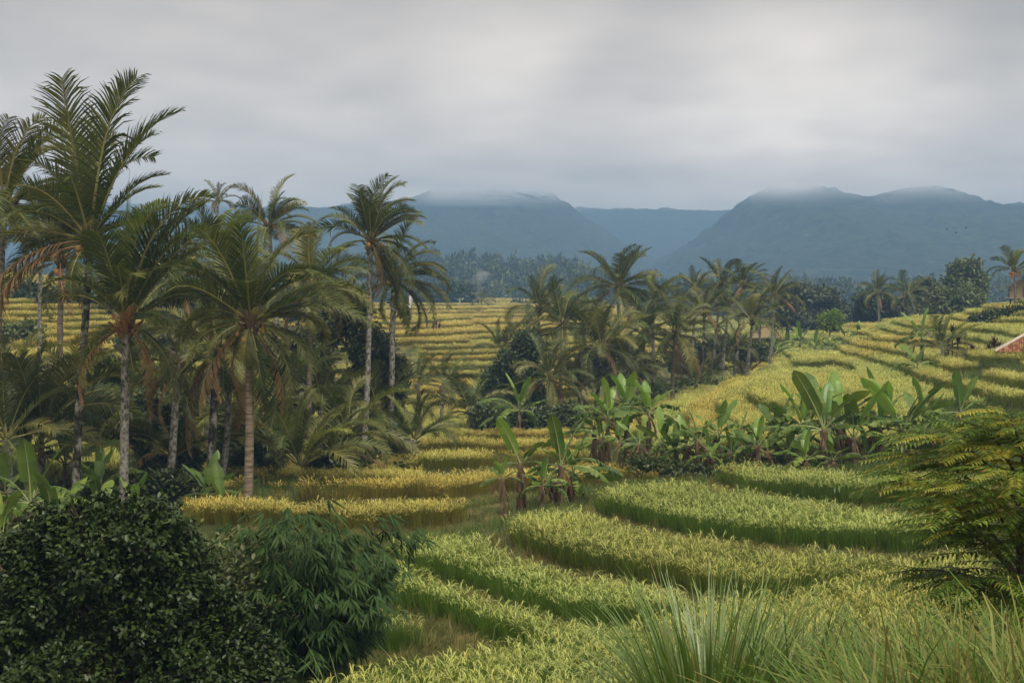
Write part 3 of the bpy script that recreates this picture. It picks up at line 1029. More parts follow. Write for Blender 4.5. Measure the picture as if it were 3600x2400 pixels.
frond_set('dead', 'frond_dead', 'rachis_dead', dead)
spear = MB()
for k in range(5):
    ribbon(spear, (0, (k - 2) * .02, 0), (1, (k - 2) * .012, .02), 3.2 - .25 * abs(k - 2), .10, .06, 6, 0, .4 + .12 * k)
FROND['spear'] = [spear.data('frond_spear', [M['frond_light'], M['rachis']])]
spear = None

def coconut_mesh(mat):
    B = MB()
    rings, sides = 6, 8
    vs = [(0, 0, .5)]
    for i in range(1, rings):
        th = math.pi * i / rings
        for j in range(sides):
            ph = 2 * math.pi * j / sides
            rr = .40 * math.sin(th) * (1 + .06 * math.cos(3 * ph))
            vs.append((rr * math.cos(ph), rr * math.sin(ph), .5 * math.cos(th)))
    vs.append((0, 0, -.52))
    fs = [(0, 1 + j, 1 + (j + 1) % sides) for j in range(sides)]
    for i in range(rings - 2):
        for j in range(sides):
            a, b = 1 + i * sides + j, 1 + i * sides + (j + 1) % sides
            fs.append((a, a + sides, b + sides, b))
    e = len(vs) - 1
    fs += [(e, 1 + (rings - 2) * sides + (j + 1) % sides, 1 + (rings - 2) * sides + j) for j in range(sides)]
    B.add(vs, fs)
    return B.data('coconut', [M[mat]], True)


NUT = {'brown': coconut_mesh('coconut'), 'orange': coconut_mesh('coconut_orange')}


def sheath_mesh(seed, mat='sheath_dull'):
    """the fibrous boots of old frond bases round the top of the trunk"""
    r = random.Random(seed)
    B = MB()
    for i in range(15):
        az = i * 2.4 + r.uniform(-.3, .3)
        z = -.55 + i * .045
        el = .75 + i * .045
        d = Vector((math.cos(az) * math.cos(el), math.sin(az) * math.cos(el), math.sin(el)))
        p0 = Vector((math.cos(az) * .10, math.sin(az) * .10, z))
        l = r.uniform(.5, .95)
        B.tube([p0, p0 + d * l * .5, p0 + d * l + Vector((0, 0, -.03))], [.11, .07, .035], 5, 0, r.random())
    for i in range(10):
        az = r.uniform(0, 6.28)
        p0 = Vector((math.cos(az) * .15, math.sin(az) * .15, -.1))
        ribbon(B, p0, (math.cos(az), math.sin(az), .2), r.uniform(.4, .8), .05, 1.6, 3, 0, r.random())
    return B.data('leaf_sheath', [M[mat]])


SHEATH = [sheath_mesh(i) for i in range(3)] + [sheath_mesh(7, 'sheath')]
WIND = Vector((0.85, -0.1, 0.0))


def place_frond(parent, key, var, dirv, length, down=None, roll=0.0, name='frond', mesh_L=4.4, at=Vector((0, 0, 0))):
    D = Vector(dirv).normalized()
    g = Vector((0, 0, -1)) + (WIND * 0.22 if down is None else Vector(down))
    Zl = -(g - D * g.dot(D))
    if Zl.length < 1e-3:
        Zl = Vector((0, -1, 0))
    Zl.normalize()
    Yl = Zl.cross(D).normalized()
    R = Matrix((D, Yl, Zl)).transposed()
    R = R @ Matrix.Rotation(roll, 3, 'X')
    s = length / mesh_L
    lst = FROND[key]
    o = link(name, lst[var % len(lst)], parent)
    o.matrix_local = Matrix.Translation(at + D * 0.10) @ R.to_4x4() @ Matrix.Scale(s, 4)
    return o


def img_dir(ang, depth=0.0):
    """direction by its angle in the picture (0 right, 90 up) and its tilt towards the viewer"""
    a, t = math.radians(ang), math.radians(depth)
    return Vector((math.cos(a) * math.cos(t), -math.sin(t), math.sin(a) * math.cos(t)))


TALL = 'tall coconut palms in front'


def palm(label, base_px, crown, d, L, spec=None, n=20, trunk='trunk_pale', r0=.20, r1=.13, nuts=0, nutkind='brown', seed=0, olive=.2, dead=2, light=0, wind=.25, low=-.35, bow=.15, spear=False, group='coconut palms', name='coconut_palm', sheath=True, nutsize=.24, cat='palm tree'):
    if 41 <= seed < 100:
        olive *= .5
        if seed in (47, 48, 49, 50, 51, 52, 53, 58, 59, 60):
            L, n, low = L * .92, n - 1, max(low, -.25)
        else:
            L, n = L * 1.06, n + 4
    r = random.Random(seed * 77 + 5)
    top = P(crown[0], crown[1], d)
    base = G(base_px, d, -.15)
    root = empty(name, base, label, cat, group)
    ct = top - base
    H = ct.z
    if H > 0.9:
        B = MB()
        nr = max(8, int(H / .13))
        pts, rad = [], []
        bx = r.uniform(-1, 1) * bow
        by = r.uniform(-1, 1) * bow
        for i in range(nr + 1):
            t = i / nr
            c = Vector((ct.x * t + bx * math.sin(math.pi * t) * .8 + .3 * bx * math.sin(2 * math.pi * t), by * math.sin(math.pi * t), H * t))
            pts.append(c)
            rr = .68 * (r0 + (r1 - r0) * min(1, t * 1.15)) + .07 * math.exp(-t * H / .45)
            rad.append(rr * (1 + (.035 if i % 2 else -.035) + r.uniform(-.02, .02)))
        B.tube(pts, rad, 10, 0)
        B.build('trunk', [M[trunk]], root, True)
        if sheath:
            s = link('leaf_sheath', SHEATH[3 if seed == 2 else seed % 3], root)
            s.location = ct
            s.scale = [max(.5, L / 5.2)] * 3
            s.rotation_euler = (0, 0, r.uniform(0, 6.28))
    at = ct
    if spec is None:
        spec = []
        for i in range(n):
            f = (i + .5) / n
            el = 1.45 - (1.45 - low) * f ** 0.85
            az = i * 2.39996 + seed
            D = Vector((math.cos(az) * math.cos(el), math.sin(az) * math.cos(el), math.sin(el)))
            D = (D + WIND * wind * (0.5 + .5 * max(0, math.sin(el)))).normalized()
            x = r.random()
            D = (D + Vector((r.gauss(0, .10), r.gauss(0, .10), r.gauss(0, .10)))).normalized()
            if i >= n - dead:
                key = 'dead'
            elif el > .75:
                key = 'lightup' if r.random() < light else ('olive_up' if r.random() < .2 else 'up')
            elif x < olive:
                key = 'olive'
            else:
                key = 'arch' if el > .1 else 'hang'
            spec.append((D, L * r.uniform(.82, 1.06) * (.85 if el > 1.2 else 1), key, r.randrange(9), r.uniform(-.35, .35)))
    if group == TALL and len(spec) > 12:
        extra = []
        for (D, l, key, var, roll) in spec:
            if key in ('up', 'arch', 'hang', 'olive') and r.random() < .55:
                D2 = (D + Vector((r.gauss(0, .16), r.gauss(0, .35), r.gauss(0, .12)))).normalized()
                extra.append((D2, l * r.uniform(.75, 1.0), key, var + 1, r.uniform(-.5, .5)))
        spec = list(spec) + extra
    if group == TALL:
        spec = [(D, l * (.93 if abs(D.x) < .35 and D.z > .8 else .84), ('olive_up' if key == 'up' and r.random() < .22 else key), var, roll) for (D, l, key, var, roll) in spec]
    for (D, l, key, var, roll) in spec:
        nm = {'dead': 'dry_frond', 'spear': 'spear_leaf'}.get(key, 'frond')
        if key == 'spear':
            o = place_frond(root, key, 0, D, l, name=nm, mesh_L=3.2, at=at)
        else:
            o = place_frond(root, key, var, D, l, roll=roll, name=nm, at=at)
    if spear:
        place_frond(root, 'spear', 0, (.05, 0, 1), L * .8, name='spear_leaf', mesh_L=3.2, at=at)
    for i in range(nuts):
        az = i * 2.1 + r.uniform(-.4, .4)
        o = link('coconut', NUT[nutkind], root)
        rr = r.uniform(.24, .42)
        o.location = at + Vector((math.cos(az) * rr, math.sin(az) * rr, -.15 - r.uniform(0, .4)))
        o.scale = [nutsize * r.uniform(.8, 1.1)] * 3
        o.rotation_euler = (r.uniform(-.4, .4), r.uniform(-.4, .4), r.uniform(0, 6))
    return root


def S(ang, depth, l, key='up', var=0, roll=0.0):
    return (img_dir(ang, depth), l, key, var, roll)


TALL = 'tall coconut palms in front'
palm('tallest coconut palm, mossy dark trunk, plume of upright fronds against the sky', 172, (207, 552), 42, 4.6, trunk='trunk_mossy', r0=.205, r1=.15, seed=1, nuts=7, group=TALL, spec=[
    S(97, 10, 5.2, 'up', 0), S(88, -15, 5.5, 'up', 2, .2), S(80, 12, 5.3, 'up', 4), S(72, -10, 5.0, 'up', 0), S(66, 12, 4.3, 'up', 4, .2), S(60, -20, 3.6, 'up', 0), S(105, -10, 4.6, 'up', 2), S(112, 8, 3.7, 'up', 3, -.3),
    S(122, 25, 3.4, 'arch', 2), S(50, 5, 3.0, 'up', 0, .3), S(92, 40, 3.6, 'up', 3), S(135, -25, 3.5, 'arch', 4), S(30, 25, 2.6, 'olive', 3), S(150, 20, 3.3, 'arch', 1), S(172, 10, 4.4, 'olive', 0, -.3), S(178, -20, 4.2, 'hang', 0), S(163, -30, 3.6, 'hang', 1),
    S(186, 15, 4.2, 'dead', 0), S(8, -15, 3.2, 'hang', 2), S(20, -40, 3.0, 'arch', 2), S(240, 40, 2.2, 'hang', 3), S(300, 10, 2.2, 'olive', 4)])
palm('pale trunked coconut palm with orange leaf bases and one straight spear leaf', 281, (289, 738), 41, 4.4, trunk='trunk_pale', r0=.20, r1=.175, seed=2, group=TALL, spec=[
    S(88, 0, 4.5, 'spear'), S(84, 12, 4.3, 'lightup', 1), S(92, -12, 4.0, 'lightup', 0), S(76, 5, 4.8, 'up', 1), S(68, -12, 4.8, 'up', 4), S(60, 14, 4.7, 'up', 3), S(96, 30, 3.6, 'up', 0), S(104, 10, 3.2, 'up', 3), S(118, -15, 3.2, 'up', 1), S(80, 45, 3.0, 'up', 2),
    S(50, 8, 3.6, 'up', 2), S(130, 18, 3.0, 'arch', 0), S(38, -18, 3.4, 'arch', 4), S(30, 15, 3.2, 'up', 3), S(145, -10, 2.8, 'arch', 2), S(20, 35, 2.8, 'hang', 0), S(215, 20, 2.6, 'olive', 4), S(330, 10, 2.8, 'hang', 1), S(205, -20, 2.9, 'olive', 5), S(318, -25, 2.6, 'olive', 3), S(275, -10, 2.0, 'hang', 2)])
palm('coconut palm with brown ringed trunk and a dark fan of wide fronds', 562, (575, 738), 40, 4.0, trunk='trunk_brown', r0=.195, r1=.165, seed=3, nuts=6, group=TALL, nutsize=.2, spec=[
    S(90, 25, 3.2, 'up', 2), S(86, -10, 3.9, 'spear'), S(99, 5, 3.3, 'lightup', 0), S(75, -8, 3.4, 'up', 1), S(108, 18, 3.4, 'up', 0), S(118, -12, 3.7, 'up', 1), S(128, 10, 3.6, 'arch', 0), S(64, 14, 3.3, 'arch', 3), S(54, -14, 3.3, 'arch', 1), S(44, 10, 3.4, 'arch', 0), S(34, -5, 3.9, 'up', 1, .2), S(82, 50, 2.8, 'up', 0),
    S(140, 30, 3.3, 'up', 3), S(150, -15, 3.3, 'arch', 2), S(20, 8, 4.0, 'arch', 4, .2), S(6, -15, 2.9, 'olive', 1), S(172, 12, 2.6, 'olive', 0), S(188, 25, 2.2, 'olive', 2), S(345, 15, 3.0, 'hang', 0), S(318, 12, 3.4, 'olive', 3), S(300, -12, 3.6, 'hang', 3), S(285, 25, 3.0, 'hang', 1), S(222, 15, 3.4, 'dead', 1), S(235, -10, 2.6, 'dead', 0), S(262, 35, 1.8, 'olive', 5)])
palm('tall slim coconut palm with coconuts, its crown above the blue mountain foot', 832, (852, 552), 60, 3.5, r0=.20, r1=.14, seed=4, nuts=10, group=TALL, bow=.3, spec=[
    S(92, 5, 3.1, 'up', 1), S(82, -12, 3.2, 'up', 0), S(74, 10, 3.1, 'up', 3), S(66, -15, 3.2, 'arch', 0), S(58, 8, 3.1, 'arch', 3), S(102, 14, 2.9, 'up', 1), S(112, -8, 2.6, 'up', 2), S(46, -10, 2.9, 'arch', 4), S(34, 12, 2.8, 'up', 3), S(128, 20, 2.6, 'up', 0), S(140, -12, 3.2, 'arch', 0, -.3), S(152, 15, 3.0, 'arch', 2), S(165, -20, 2.4, 'olive', 1),
    S(12, 10, 2.9, 'arch', 4), S(355, -25, 2.8, 'hang', 0), S(335, 15, 3.2, 'hang', 1), S(318, 5, 3.6, 'hang', 2), S(180, 30, 2.2, 'hang', 3), S(295, -20, 2.8, 'olive', 4), S(88, 40, 2.4, 'up', 2)])
palm('coconut palm with long fronds drooping over the golden terraces', 893, (905, 640), 64, 3.6, r0=.21, r1=.17, seed=5, nuts=5, group=TALL, spec=[
    S(80, 10, 3.2, 'up', 0), S(62, -10, 3.0, 'up', 1), S(48, 15, 3.0, 'olive', 0), S(100, -20, 2.8, 'up', 3), S(30, -8, 2.9, 'arch', 0), S(22, 20, 3.2, 'olive', 1), S(8, 5, 3.3, 'arch', 1), S(352, -12, 3.4, 'olive', 2), S(338, 15, 3.4, 'hang', 0), S(320, -5, 3.4, 'hang', 2), S(300, 18, 3.0, 'hang', 3), S(140, -15, 2.6, 'arch', 2), S(165, 12, 2.6, 'hang', 1), S(200, -12, 2.6, 'olive', 4), S(240, 14, 2.6, 'hang', 0), S(120, 30, 2.6, 'up', 2), S(272, -10, 2.6, 'hang', 2)])
palm('coconut palm cut by the picture edge, bunches of brown coconuts under its crown', -25, (10, 470), 44, 3.9, trunk='trunk_pale', r0=.2, r1=.15, seed=6, nuts=14, group=TALL, n=22, dead=2, wind=.15, olive=.3)
palm('short leaning coconut palm with hanging orange brown dead fronds', 368, (414, 838), 46, 2.9, trunk='trunk_pale', r0=.19, r1=.17, seed=7, group=TALL, bow=.5, spec=[
    S(20, 20, 2.2, 'hang', 0), S(45, -15, 2.2, 'hang', 2), S(80, 10, 2.4, 'olive', 1), S(110, -20, 2.4, 'arch', 2), S(140, 15, 2.6, 'olive', 3), S(172, 5, 3.0, 'olive', 0), S(230, 10, 2.6, 'dead', 0), S(205, -15, 2.6, 'dead', 2), S(350, 10, 1.8, 'dead', 1), S(275, -10, 2.2, 'hang', 3), S(190, 30, 2.4, 'hang', 1)])
palm('grey trunked coconut palm, front one of the close pair with a big dead frond', 483, (497, 800), 46.5, 3.2, trunk='trunk_mossy', r0=.21, r1=.16, seed=8, group=TALL, nuts=4, n=17, dead=2, wind=.05, olive=.35, low=-.6)
palm('greyish coconut palm, rear one of the close pair behind the brown trunk', 497, (530, 830), 49, 3.0, trunk='trunk_pale', r0=.19, r1=.15, seed=9, group=TALL, n=15, dead=2, olive=.4, low=-.7, wind=.2)
palm('coconut palm showing above the brown trunked palm, dark windblown fronds', 650, (618, 520), 75, 3.4, r0=.2, r1=.15, seed=10, group=TALL, nuts=4, wind=.4)
palm('small distant coconut palm top between the front palms against the sky', 498, (500, 462), 118, 2.5, seed=11, group=TALL, n=14, dead=1)
palm('coconut palm with yellow coconuts standing between the tallest palm and picture edge', 146, (140, 600), 60, 3.2, trunk='trunk_brown', r0=.22, r1=.17, seed=12, group=TALL, nuts=8, nutkind='orange', olive=.5, low=-.7, dead=2)
palm('coconut palm hidden behind the spear leaf palm, olive upright fronds', 470, (505, 600), 64, 3.3, seed=13, group=TALL, olive=.5, light=.4)
palm('coconut palm between the brown trunked and the tall slim palm, olive fronds', 712, (715, 660), 58, 3.2, trunk='trunk_brown', seed=14, group=TALL, olive=.5, light=.3, low=-.6)
palm('coconut palm behind the tallest palm, crown half hidden beside its trunk', 90, (95, 520), 70, 3.2, seed=15, group=TALL, olive=.3)
palm('coconut palm filling the gap above the leaning trunk, drooping fronds', 395, (400, 640), 56, 3.0, trunk='trunk_brown', seed=16, group=TALL, olive=.35, low=-.7)

for (frag, crown, d, specs) in (('front one of the close pair', (497, 805), 46.5, [(236, 12, 3.4, 1), (228, -10, 3.0, 0)]), ('orange leaf bases', (289, 745), 41, [(214, 15, 2.6, 0), (318, 18, 2.4, 2)]), ('dark fan of wide fronds', (575, 745), 40, [(310, 10, 2.6, 1), (215, 15, 2.4, 2)]), ('tallest coconut palm', (207, 560), 42, [(192, 10, 4.2, 2)]), ('coconuts, its crown above', (852, 556), 60, [(300, 10, 2.4, 0)]), ('rear one of the close pair', (530, 835), 49, [(285, 10, 2.6, 0), (310, 0, 2.4, 2)])):
    root = [o for o in COL.objects if o.get('label') and frag in o['label'] and o.name.startswith('coconut_palm')][0]
    at = P(crown[0], crown[1], d) - root.location
    for (ang, dep, l, var) in specs:
        place_frond(root, 'dead', var, img_dir(ang, dep), l, name='dry_frond', at=at)
YG = 'young trunkless palms'


def young(label, px, py, d, L, seed, n=13, light=.2, olive=.15, low=.25, dead=0, wind=.15):
    b = G(px, d)
    return palm(label, px, (px, py), d, L, n=n, seed=seed, light=light, olive=olive, low=low, dead=dead, wind=wind, group=YG, name='young_palm', sheath=False, r0=.16, r1=.13)


young('young palm of upright feathery fronds beside the mossy trunk', 95, 985, 46, 3.6, 21, low=.45, n=15)
young('young palm with broad fan behind the brown trunk, at the golden field edge', 690, 1070, 50, 3.3, 22, n=15, olive=.4, low=.3)
young('dark young palm standing alone at the golden field corner', 952, 1010, 57, 2.4, 23, n=13, low=.3)
young('young palm with curving fronds below the golden terraces', 1080, 945, 76, 2.7, 24, n=15, low=-.1)
young('low young palm with browned fronds near the picture edge', 15, 1010, 43, 2.8, 25, olive=.7, low=-.2, dead=2)
young('small young palm in the shade between brown trunk and fan shaped palm', 612, 1085, 52, 2.0, 26)
young('young palm behind the slim trunk, drooping olive fronds', 800, 1000, 55, 2.9, 27, olive=.6, low=-.3)
young('young palm under the long drooping fronds', 960, 880, 74, 2.4, 28, olive=.5, low=-.2)
young('shaded young palm behind the banana leaves under the mossy trunk', 225, 1030, 48, 2.4, 29, olive=.4)
young('shaded young palm between the close pair and the pale trunk', 330, 1040, 50, 2.3, 30, olive=.5, dead=1)
young('bright yellow green young palm behind the brown trunk crown', 650, 900, 60, 3.0, 31, light=1.0, olive=0, low=.5)
young('low palm of grey green fronds beside the red leaved plants', 2165, 800, 78, 2.3, 32, olive=.3, low=-.2, n=17)
young('bushy low palm under the middle grove, nearest the golden terraces', 1150, 800, 96, 2.4, 33, n=13)
young('low dark palm at the foot of the middle grove', 1330, 900, 84, 2.4, 34, n=12, olive=.4)
young('small low palm among the trunks of the far grove', 1640, 860, 104, 2.2, 35, n=12)
young('small low palm at the foot of the thin grove trunks', 1712, 870, 96, 2.0, 36, n=11)
young('small low palm behind the row of bananas', 1600, 880, 88, 2.0, 37, n=11, olive=.5)

for k, (px, py, d, L, lab) in enumerate([(40, 870, 58, 2.8, 'young palm under the picture edge palm, olive fronds on the golden slope'), (180, 905, 56, 2.6, 'young palm just behind the mossy trunk at half height'), (300, 900, 60, 2.6, 'young palm behind the pale trunk, fronds level with the golden slope'), (430, 960, 54, 2.7, 'young palm between the leaning trunk and the close pair'), (520, 900, 62, 2.7, 'young palm behind the close pair of trunks, higher fronds'), (590, 990, 55, 2.8, 'young palm close behind the brown trunk'), (740, 930, 62, 3.0, 'young palm behind the fan shaped palm, higher on the slope'), (770, 1040, 53, 2.5, 'low young palm beside the fan shaped palm, slim trunk side'), (870, 950, 64, 2.8, 'young palm right behind the slim palm trunk'), (1020, 880, 82, 2.4, 'young palm at the lower end of the golden terraces'), (60, 1050, 45, 2.4, 'low young palm behind the wide grey green banana'), (400, 1050, 49, 2.3, 'low young palm at the foot of the leaning trunk')]):
    young(lab, px, py, d, L, 100 + k, olive=(.2, .5, .35)[k % 3], low=(-.2, .1, .3)[k % 3], n=14, dead=k % 2, light=(.3, 0, .1)[k % 3])
MG = 'palms of the middle grove'
palm('tallest palm of the middle grove, full round crown over the wooded hill', 1425, (1420, 660), 100, 3.5, seed=41, nuts=8, group=MG, wind=.2, n=24, r0=.2)
palm('grove palm nearest the wooded hill smoke, windswept crown', 1228, (1238, 712), 92, 2.9, seed=42, group=MG, wind=.45, trunk='trunk_brown')
palm('grove palm just below and beside the windswept one, bushy crown', 1280, (1292, 745), 88, 3.0, seed=43, group=MG, wind=.3, trunk='trunk_brown', low=-.7)
palm('front palm of the middle grove, dark trunk below wide crown', 1368, (1382, 800), 82, 3.1, seed=44, group=MG, wind=.15, trunk='trunk_mossy', nuts=4)
palm('grove palm half hidden behind the tallest one, green tuft', 1500, (1500, 702), 100, 2.6, seed=45, group=MG, light=.6)
palm('grove palm with dark hanging skirt of dead fronds', 1548, (1550, 765), 86, 2.9, seed=46, group=MG, trunk='trunk_brown', dead=4, low=-.9)
palm('slim grove palm with small crown at the near end of the far row', 1590, (1598, 668), 112, 2.5, seed=47, group=MG)
palm('high palm of the far row, dense crown, second along the skyline', 1640, (1655, 652), 114, 2.9, seed=48, group=MG, wind=.3)
palm('high palm of the far row, third along the skyline', 1690, (1706, 655), 112, 2.8, seed=49, group=MG, wind=.3)
palm('end palm of the far row, ragged crown next to the flat topped trees', 1765, (1778, 680), 108, 2.8, seed=50, group=MG, wind=.25, low=-.8)
palm('front palm of the far row with straight pale trunk and drooping crown', 1718, (1728, 738), 94, 2.9, seed=51, group=MG, low=-.7)
palm('dark trunked grove palm with crown among the far row', 1612, (1618, 722), 97, 2.6, seed=52, group=MG, trunk='trunk_mossy')
palm('slim pale grove palm between dark trunk and straight pale trunk', 1662, (1672, 710), 102, 2.6, seed=53, group=MG)
palm('low grove palm in front of the hanging skirt, wide olive fronds', 1470, (1480, 770), 87, 2.7, seed=54, group=MG, olive=.5, trunk='trunk_brown')
palm('short grove palm beside the dark leafy tree', 1262, (1262, 870), 80, 2.6, seed=55, group=MG, olive=.4, trunk='trunk_brown', low=-.5)
palm('grove palm between the bushy crown and the tallest, olive fronds', 1335, (1340, 752), 95, 2.6, seed=56, group=MG, olive=.5)
palm('short grove palm with yellowing fronds above the banana row', 1440, (1445, 850), 82, 2.4, seed=57, group=MG, olive=.8, low=-.5)
palm('grove palm with small crown behind the hanging skirt', 1565, (1558, 700), 118, 2.3, seed=58, group=MG)
palm('small crowned grove palm beside the thatched hut', 1745, (1745, 700), 120, 2.4, seed=59, group=MG)
palm('bent slim grove palm low among the trunks', 1685, (1690, 800), 98, 2.2, seed=60, group=MG, low=-.5)
FG = 'palms of the far tree line'
palm('far palm standing out before the round dark tree', 2016, (2015, 672), 160, 2.6, seed=61, group=FG, n=18)
palm('far palm with spreading crown beside the bushy trees', 2090, (2083, 680), 165, 3.1, seed=62, group=FG, n=18, low=-.8)
palm('palm with orange coconuts and a yellow spear leaf by the bamboo house', 2328, (2330, 620), 117, 2.3, seed=63, group=FG, nuts=12, nutkind='orange', n=14, light=.6, wind=.1, trunk='trunk_brown', spear=True, low=.05, dead=0, r0=.16, r1=.12)
palm('tiny distant palm in front of the smoking wood', 1106, (1106, 690), 300, 3.2, seed=64, group=FG, n=12, dead=0)

# ------------------------------------------------------------------ banana plants
def banana_leaf(seed, L=1.0, W=.27, bend=.6, fold=.5, torn=0.0, n=24, petiole=.20, droop=.0):
    """leaf along +X, upper face +Z, bending to -Z; unit length"""
    r = random.Random(seed)
    B = MB()
    pts, tans = [], []
    p = Vector((0, 0, 0))
    for i in range(n + 1):
        t = i / n
        a = -bend * t ** 1.5
        d = Vector((math.cos(a), .05 * math.sin(3 * t + seed), math.sin(a)))
        pts.append(p.copy()); tans.append(d.normalized())
        p = p + d * (L / n)
    B.tube(pts[::2], [.016 * (1 - .8 * i / n) for i in range(0, n + 1, 2)], 4, 1, .5, cap=False)

    def width(t):
        u = (t - petiole) / (1 - petiole)
        if u <= 0: return 0.0
        return W * .5 * min(1, (u / .16) ** .6) * (1 - max(0, (u - .72) / .28) ** 2.2)
    for side in (-1, 1):
        shift = 0.0
        a = r.random()
        for i in range(n):
            t0, t1 = i / n, (i + 1) / n
            if t1 <= petiole:
                continue
            tear = r.random() < torn
            if tear:
                shift = r.uniform(.1, .9); a = r.random()
            elif i % 5 == 0:
                a = r.random()
            f = fold - droop - shift * (1.0 if torn else 0)
            quad = []
            for t, k in ((t0, i), (t1, i + 1)):
                T = tans[k]
                S = Vector((0, 0, 1)).cross(T).normalized()
                Nn = T.cross(S)
                w = width(t)
                e = pts[k] + (S * side * math.cos(f) + Nn * math.sin(f)) * w * .55
                e2 = e + (S * side * math.cos(f - .35) + Nn * math.sin(f - .35)) * w * .45
                if tear and k == i:
                    e2 = e2 + T * .02; 
                quad.append((pts[k] + Nn * .006, e, e2))
            (b0, m0, e0), (b1, m1, e1) = quad
            B.add([b0, m0, e0, b1, m1, e1], [(0, 1, 4, 3), (1, 2, 5, 4)] if side > 0 else [(0, 3, 4, 1), (1, 4, 5, 2)], 0, a)
    return B


def _bl(seed, mat='banana', rib='midrib', **k):
    return banana_leaf(seed, **k).data('banana_leaf', [M[mat], M[rib]])


BL = {
    'whole': [_bl(1, bend=.6, torn=.12, W=.25), _bl(2, bend=.95, torn=.22, W=.26), _bl(3, bend=.4, torn=.05, W=.23, fold=.65), _bl(14, bend=.75, torn=.18, W=.24, fold=.4)],
    'torn': [_bl(4, bend=1.5, torn=.55, fold=.25, W=.24), _bl(5, bend=1.9, torn=.75, fold=.1, droop=.25, W=.23), _bl(6, bend=1.25, torn=.4, fold=.2, W=.25), _bl(15, bend=1.6, torn=.9, fold=.0, droop=.4, W=.22)],
    'light': [_bl(7, 'banana_light', bend=.4, torn=.06, fold=.7, W=.21), _bl(8, 'banana_light', bend=.7, torn=.15, fold=.4, W=.24)],
    'dead': [_bl(9, 'banana_dead', 'rachis_dead', bend=1.4, torn=.8, fold=-.5, droop=.5, W=.20), _bl(10, 'banana_dead', 'rachis_dead', bend=.9, torn=.6, fold=-.7, droop=.4, W=.16)],
}


RB = 'banana plants in the row behind the rice'


def banana(label, px, d, crown_y, L, seed, n=8, dead=2, light=1, upright=.5, spec=None, group='banana plants', lean=0.0, r0=.10):
    r = random.Random(seed * 31 + 3)
    if spec is None:
        n, L, crown_y, dead = int(n * 1.1) + 1, L * (1.02 if group == RB else 1.2), crown_y + 4, dead + 1
    base = G(px, d, -.05)
    top = P(px + lean, crown_y, d)
    root = empty('banana_plant', base, label, 'banana plant', group)
    ct = top - base
    ct.z = max(ct.z, .25)
    B = MB()
    nr = 9
    B.tube([Vector((ct.x * i / nr + .02 * math.sin(i * 2.1), .02 * math.cos(i * 1.7), ct.z * i / nr)) for i in range(nr + 1)], [r0 * (1.25 - .55 * i / nr) * (1 + .08 * math.sin(i * 2.7 + seed)) for i in range(nr + 1)], 8, 0)
    for k in range(7):
        az = r.uniform(0, 6.28)
        z = ct.z * r.uniform(.3, .95)
        ribbon(B, (ct.x * z / ct.z + r0 * math.cos(az), r0 * math.sin(az), z), (math.cos(az) * .3, math.sin(az) * .3, -1), ct.z * r.uniform(.2, .45), .09, .2, 3, 0, r.random())
    B.build('pseudostem', [M['banana_stem']], root, True)
    if spec is None:
        spec = []
        for i in range(n):
            f = i / max(1, n - 1)
            el = 1.5 - (1.5 - (-.1 + .4 * upright)) * f ** .7
            az = i * 2.4 + seed + r.uniform(-.4, .4)
            D = Vector((math.cos(az) * math.cos(el), math.sin(az) * math.cos(el) * .8, math.sin(el)))
            key = 'light' if i < light else ('whole' if el > 1.0 or r.random() < .2 else 'torn')
            spec.append((D, L * r.uniform(.8, 1.1), key, r.randrange(6), r.uniform(-.5, .5)))
        for i in range(dead):
            az = r.uniform(0, 6.28)
            spec.append((Vector((math.cos(az), math.sin(az), -.5)), L * r.uniform(.5, .8), 'dead', i, 0))
    for (D, l, key, var, roll) in spec:
        l *= 1.15
        D = D.normalized()
        g = Vector((0, 0, -1))
        Zl = -(g - D * g.dot(D))
        if Zl.length < .05:
            Zl = Vector((-D.x, -1, 0))
        Zl.normalize()
        Yl = Zl.cross(D).normalized()
        R = Matrix((D, Yl, Zl)).transposed() @ Matrix.Rotation(roll, 3, 'X')
        lst = BL[key]
        o = link('dead_leaf' if key == 'dead' else 'leaf', lst[var % len(lst)], root)
        wf = r.uniform(.9, 1.15)
        o.matrix_local = Matrix.Translation(ct - Vector((0, 0, .05))) @ R.to_4x4() @ Matrix.Diagonal((l, l * wf, l, 1))
    return root


CB = 'banana clump on the knoll'
banana('banana plant with split pale upright leaves, on the grassy knoll', 1196, 39.5, 1062, 1.35, 1, group=CB, dead=2, spec=[S(115, 10, 1.35, 'light', 0, .9), S(50, -10, 1.2, 'whole', 1, -.5), S(25, 15, .8, 'torn', 0), S(165, 10, .8, 'torn', 2), S(60, 20, .9, 'whole', 0), S(240, 20, .6, 'dead', 0), S(300, 10, .6, 'dead', 1)])
banana('biggest banana plant of the knoll clump, tall upright leaf in its centre', 1288, 39, 1068, 1.3, 2, group=CB, spec=[S(95, 5, 1.35, 'whole', 2, .4), S(72, -10, 1.25, 'light', 0, -.6), S(55, 10, 1.0, 'light', 1), S(30, -10, 1.25, 'torn', 0), S(10, 15, 1.3, 'torn', 2), S(165, -8, .9, 'torn', 2), S(120, 20, .9, 'whole', 1), S(345, 10, 1.0, 'torn', 1), S(200, 30, .8, 'torn', 1), S(270, 15, .8, 'dead', 0), S(310, 10, .8, 'dead', 1), S(250, -20, .9, 'dead', 0)])
banana('banana plant leaning out of the knoll clump with hanging dry leaves', 1312, 39.6, 1085, 1.05, 3, group=CB, n=7, dead=4, lean=4)
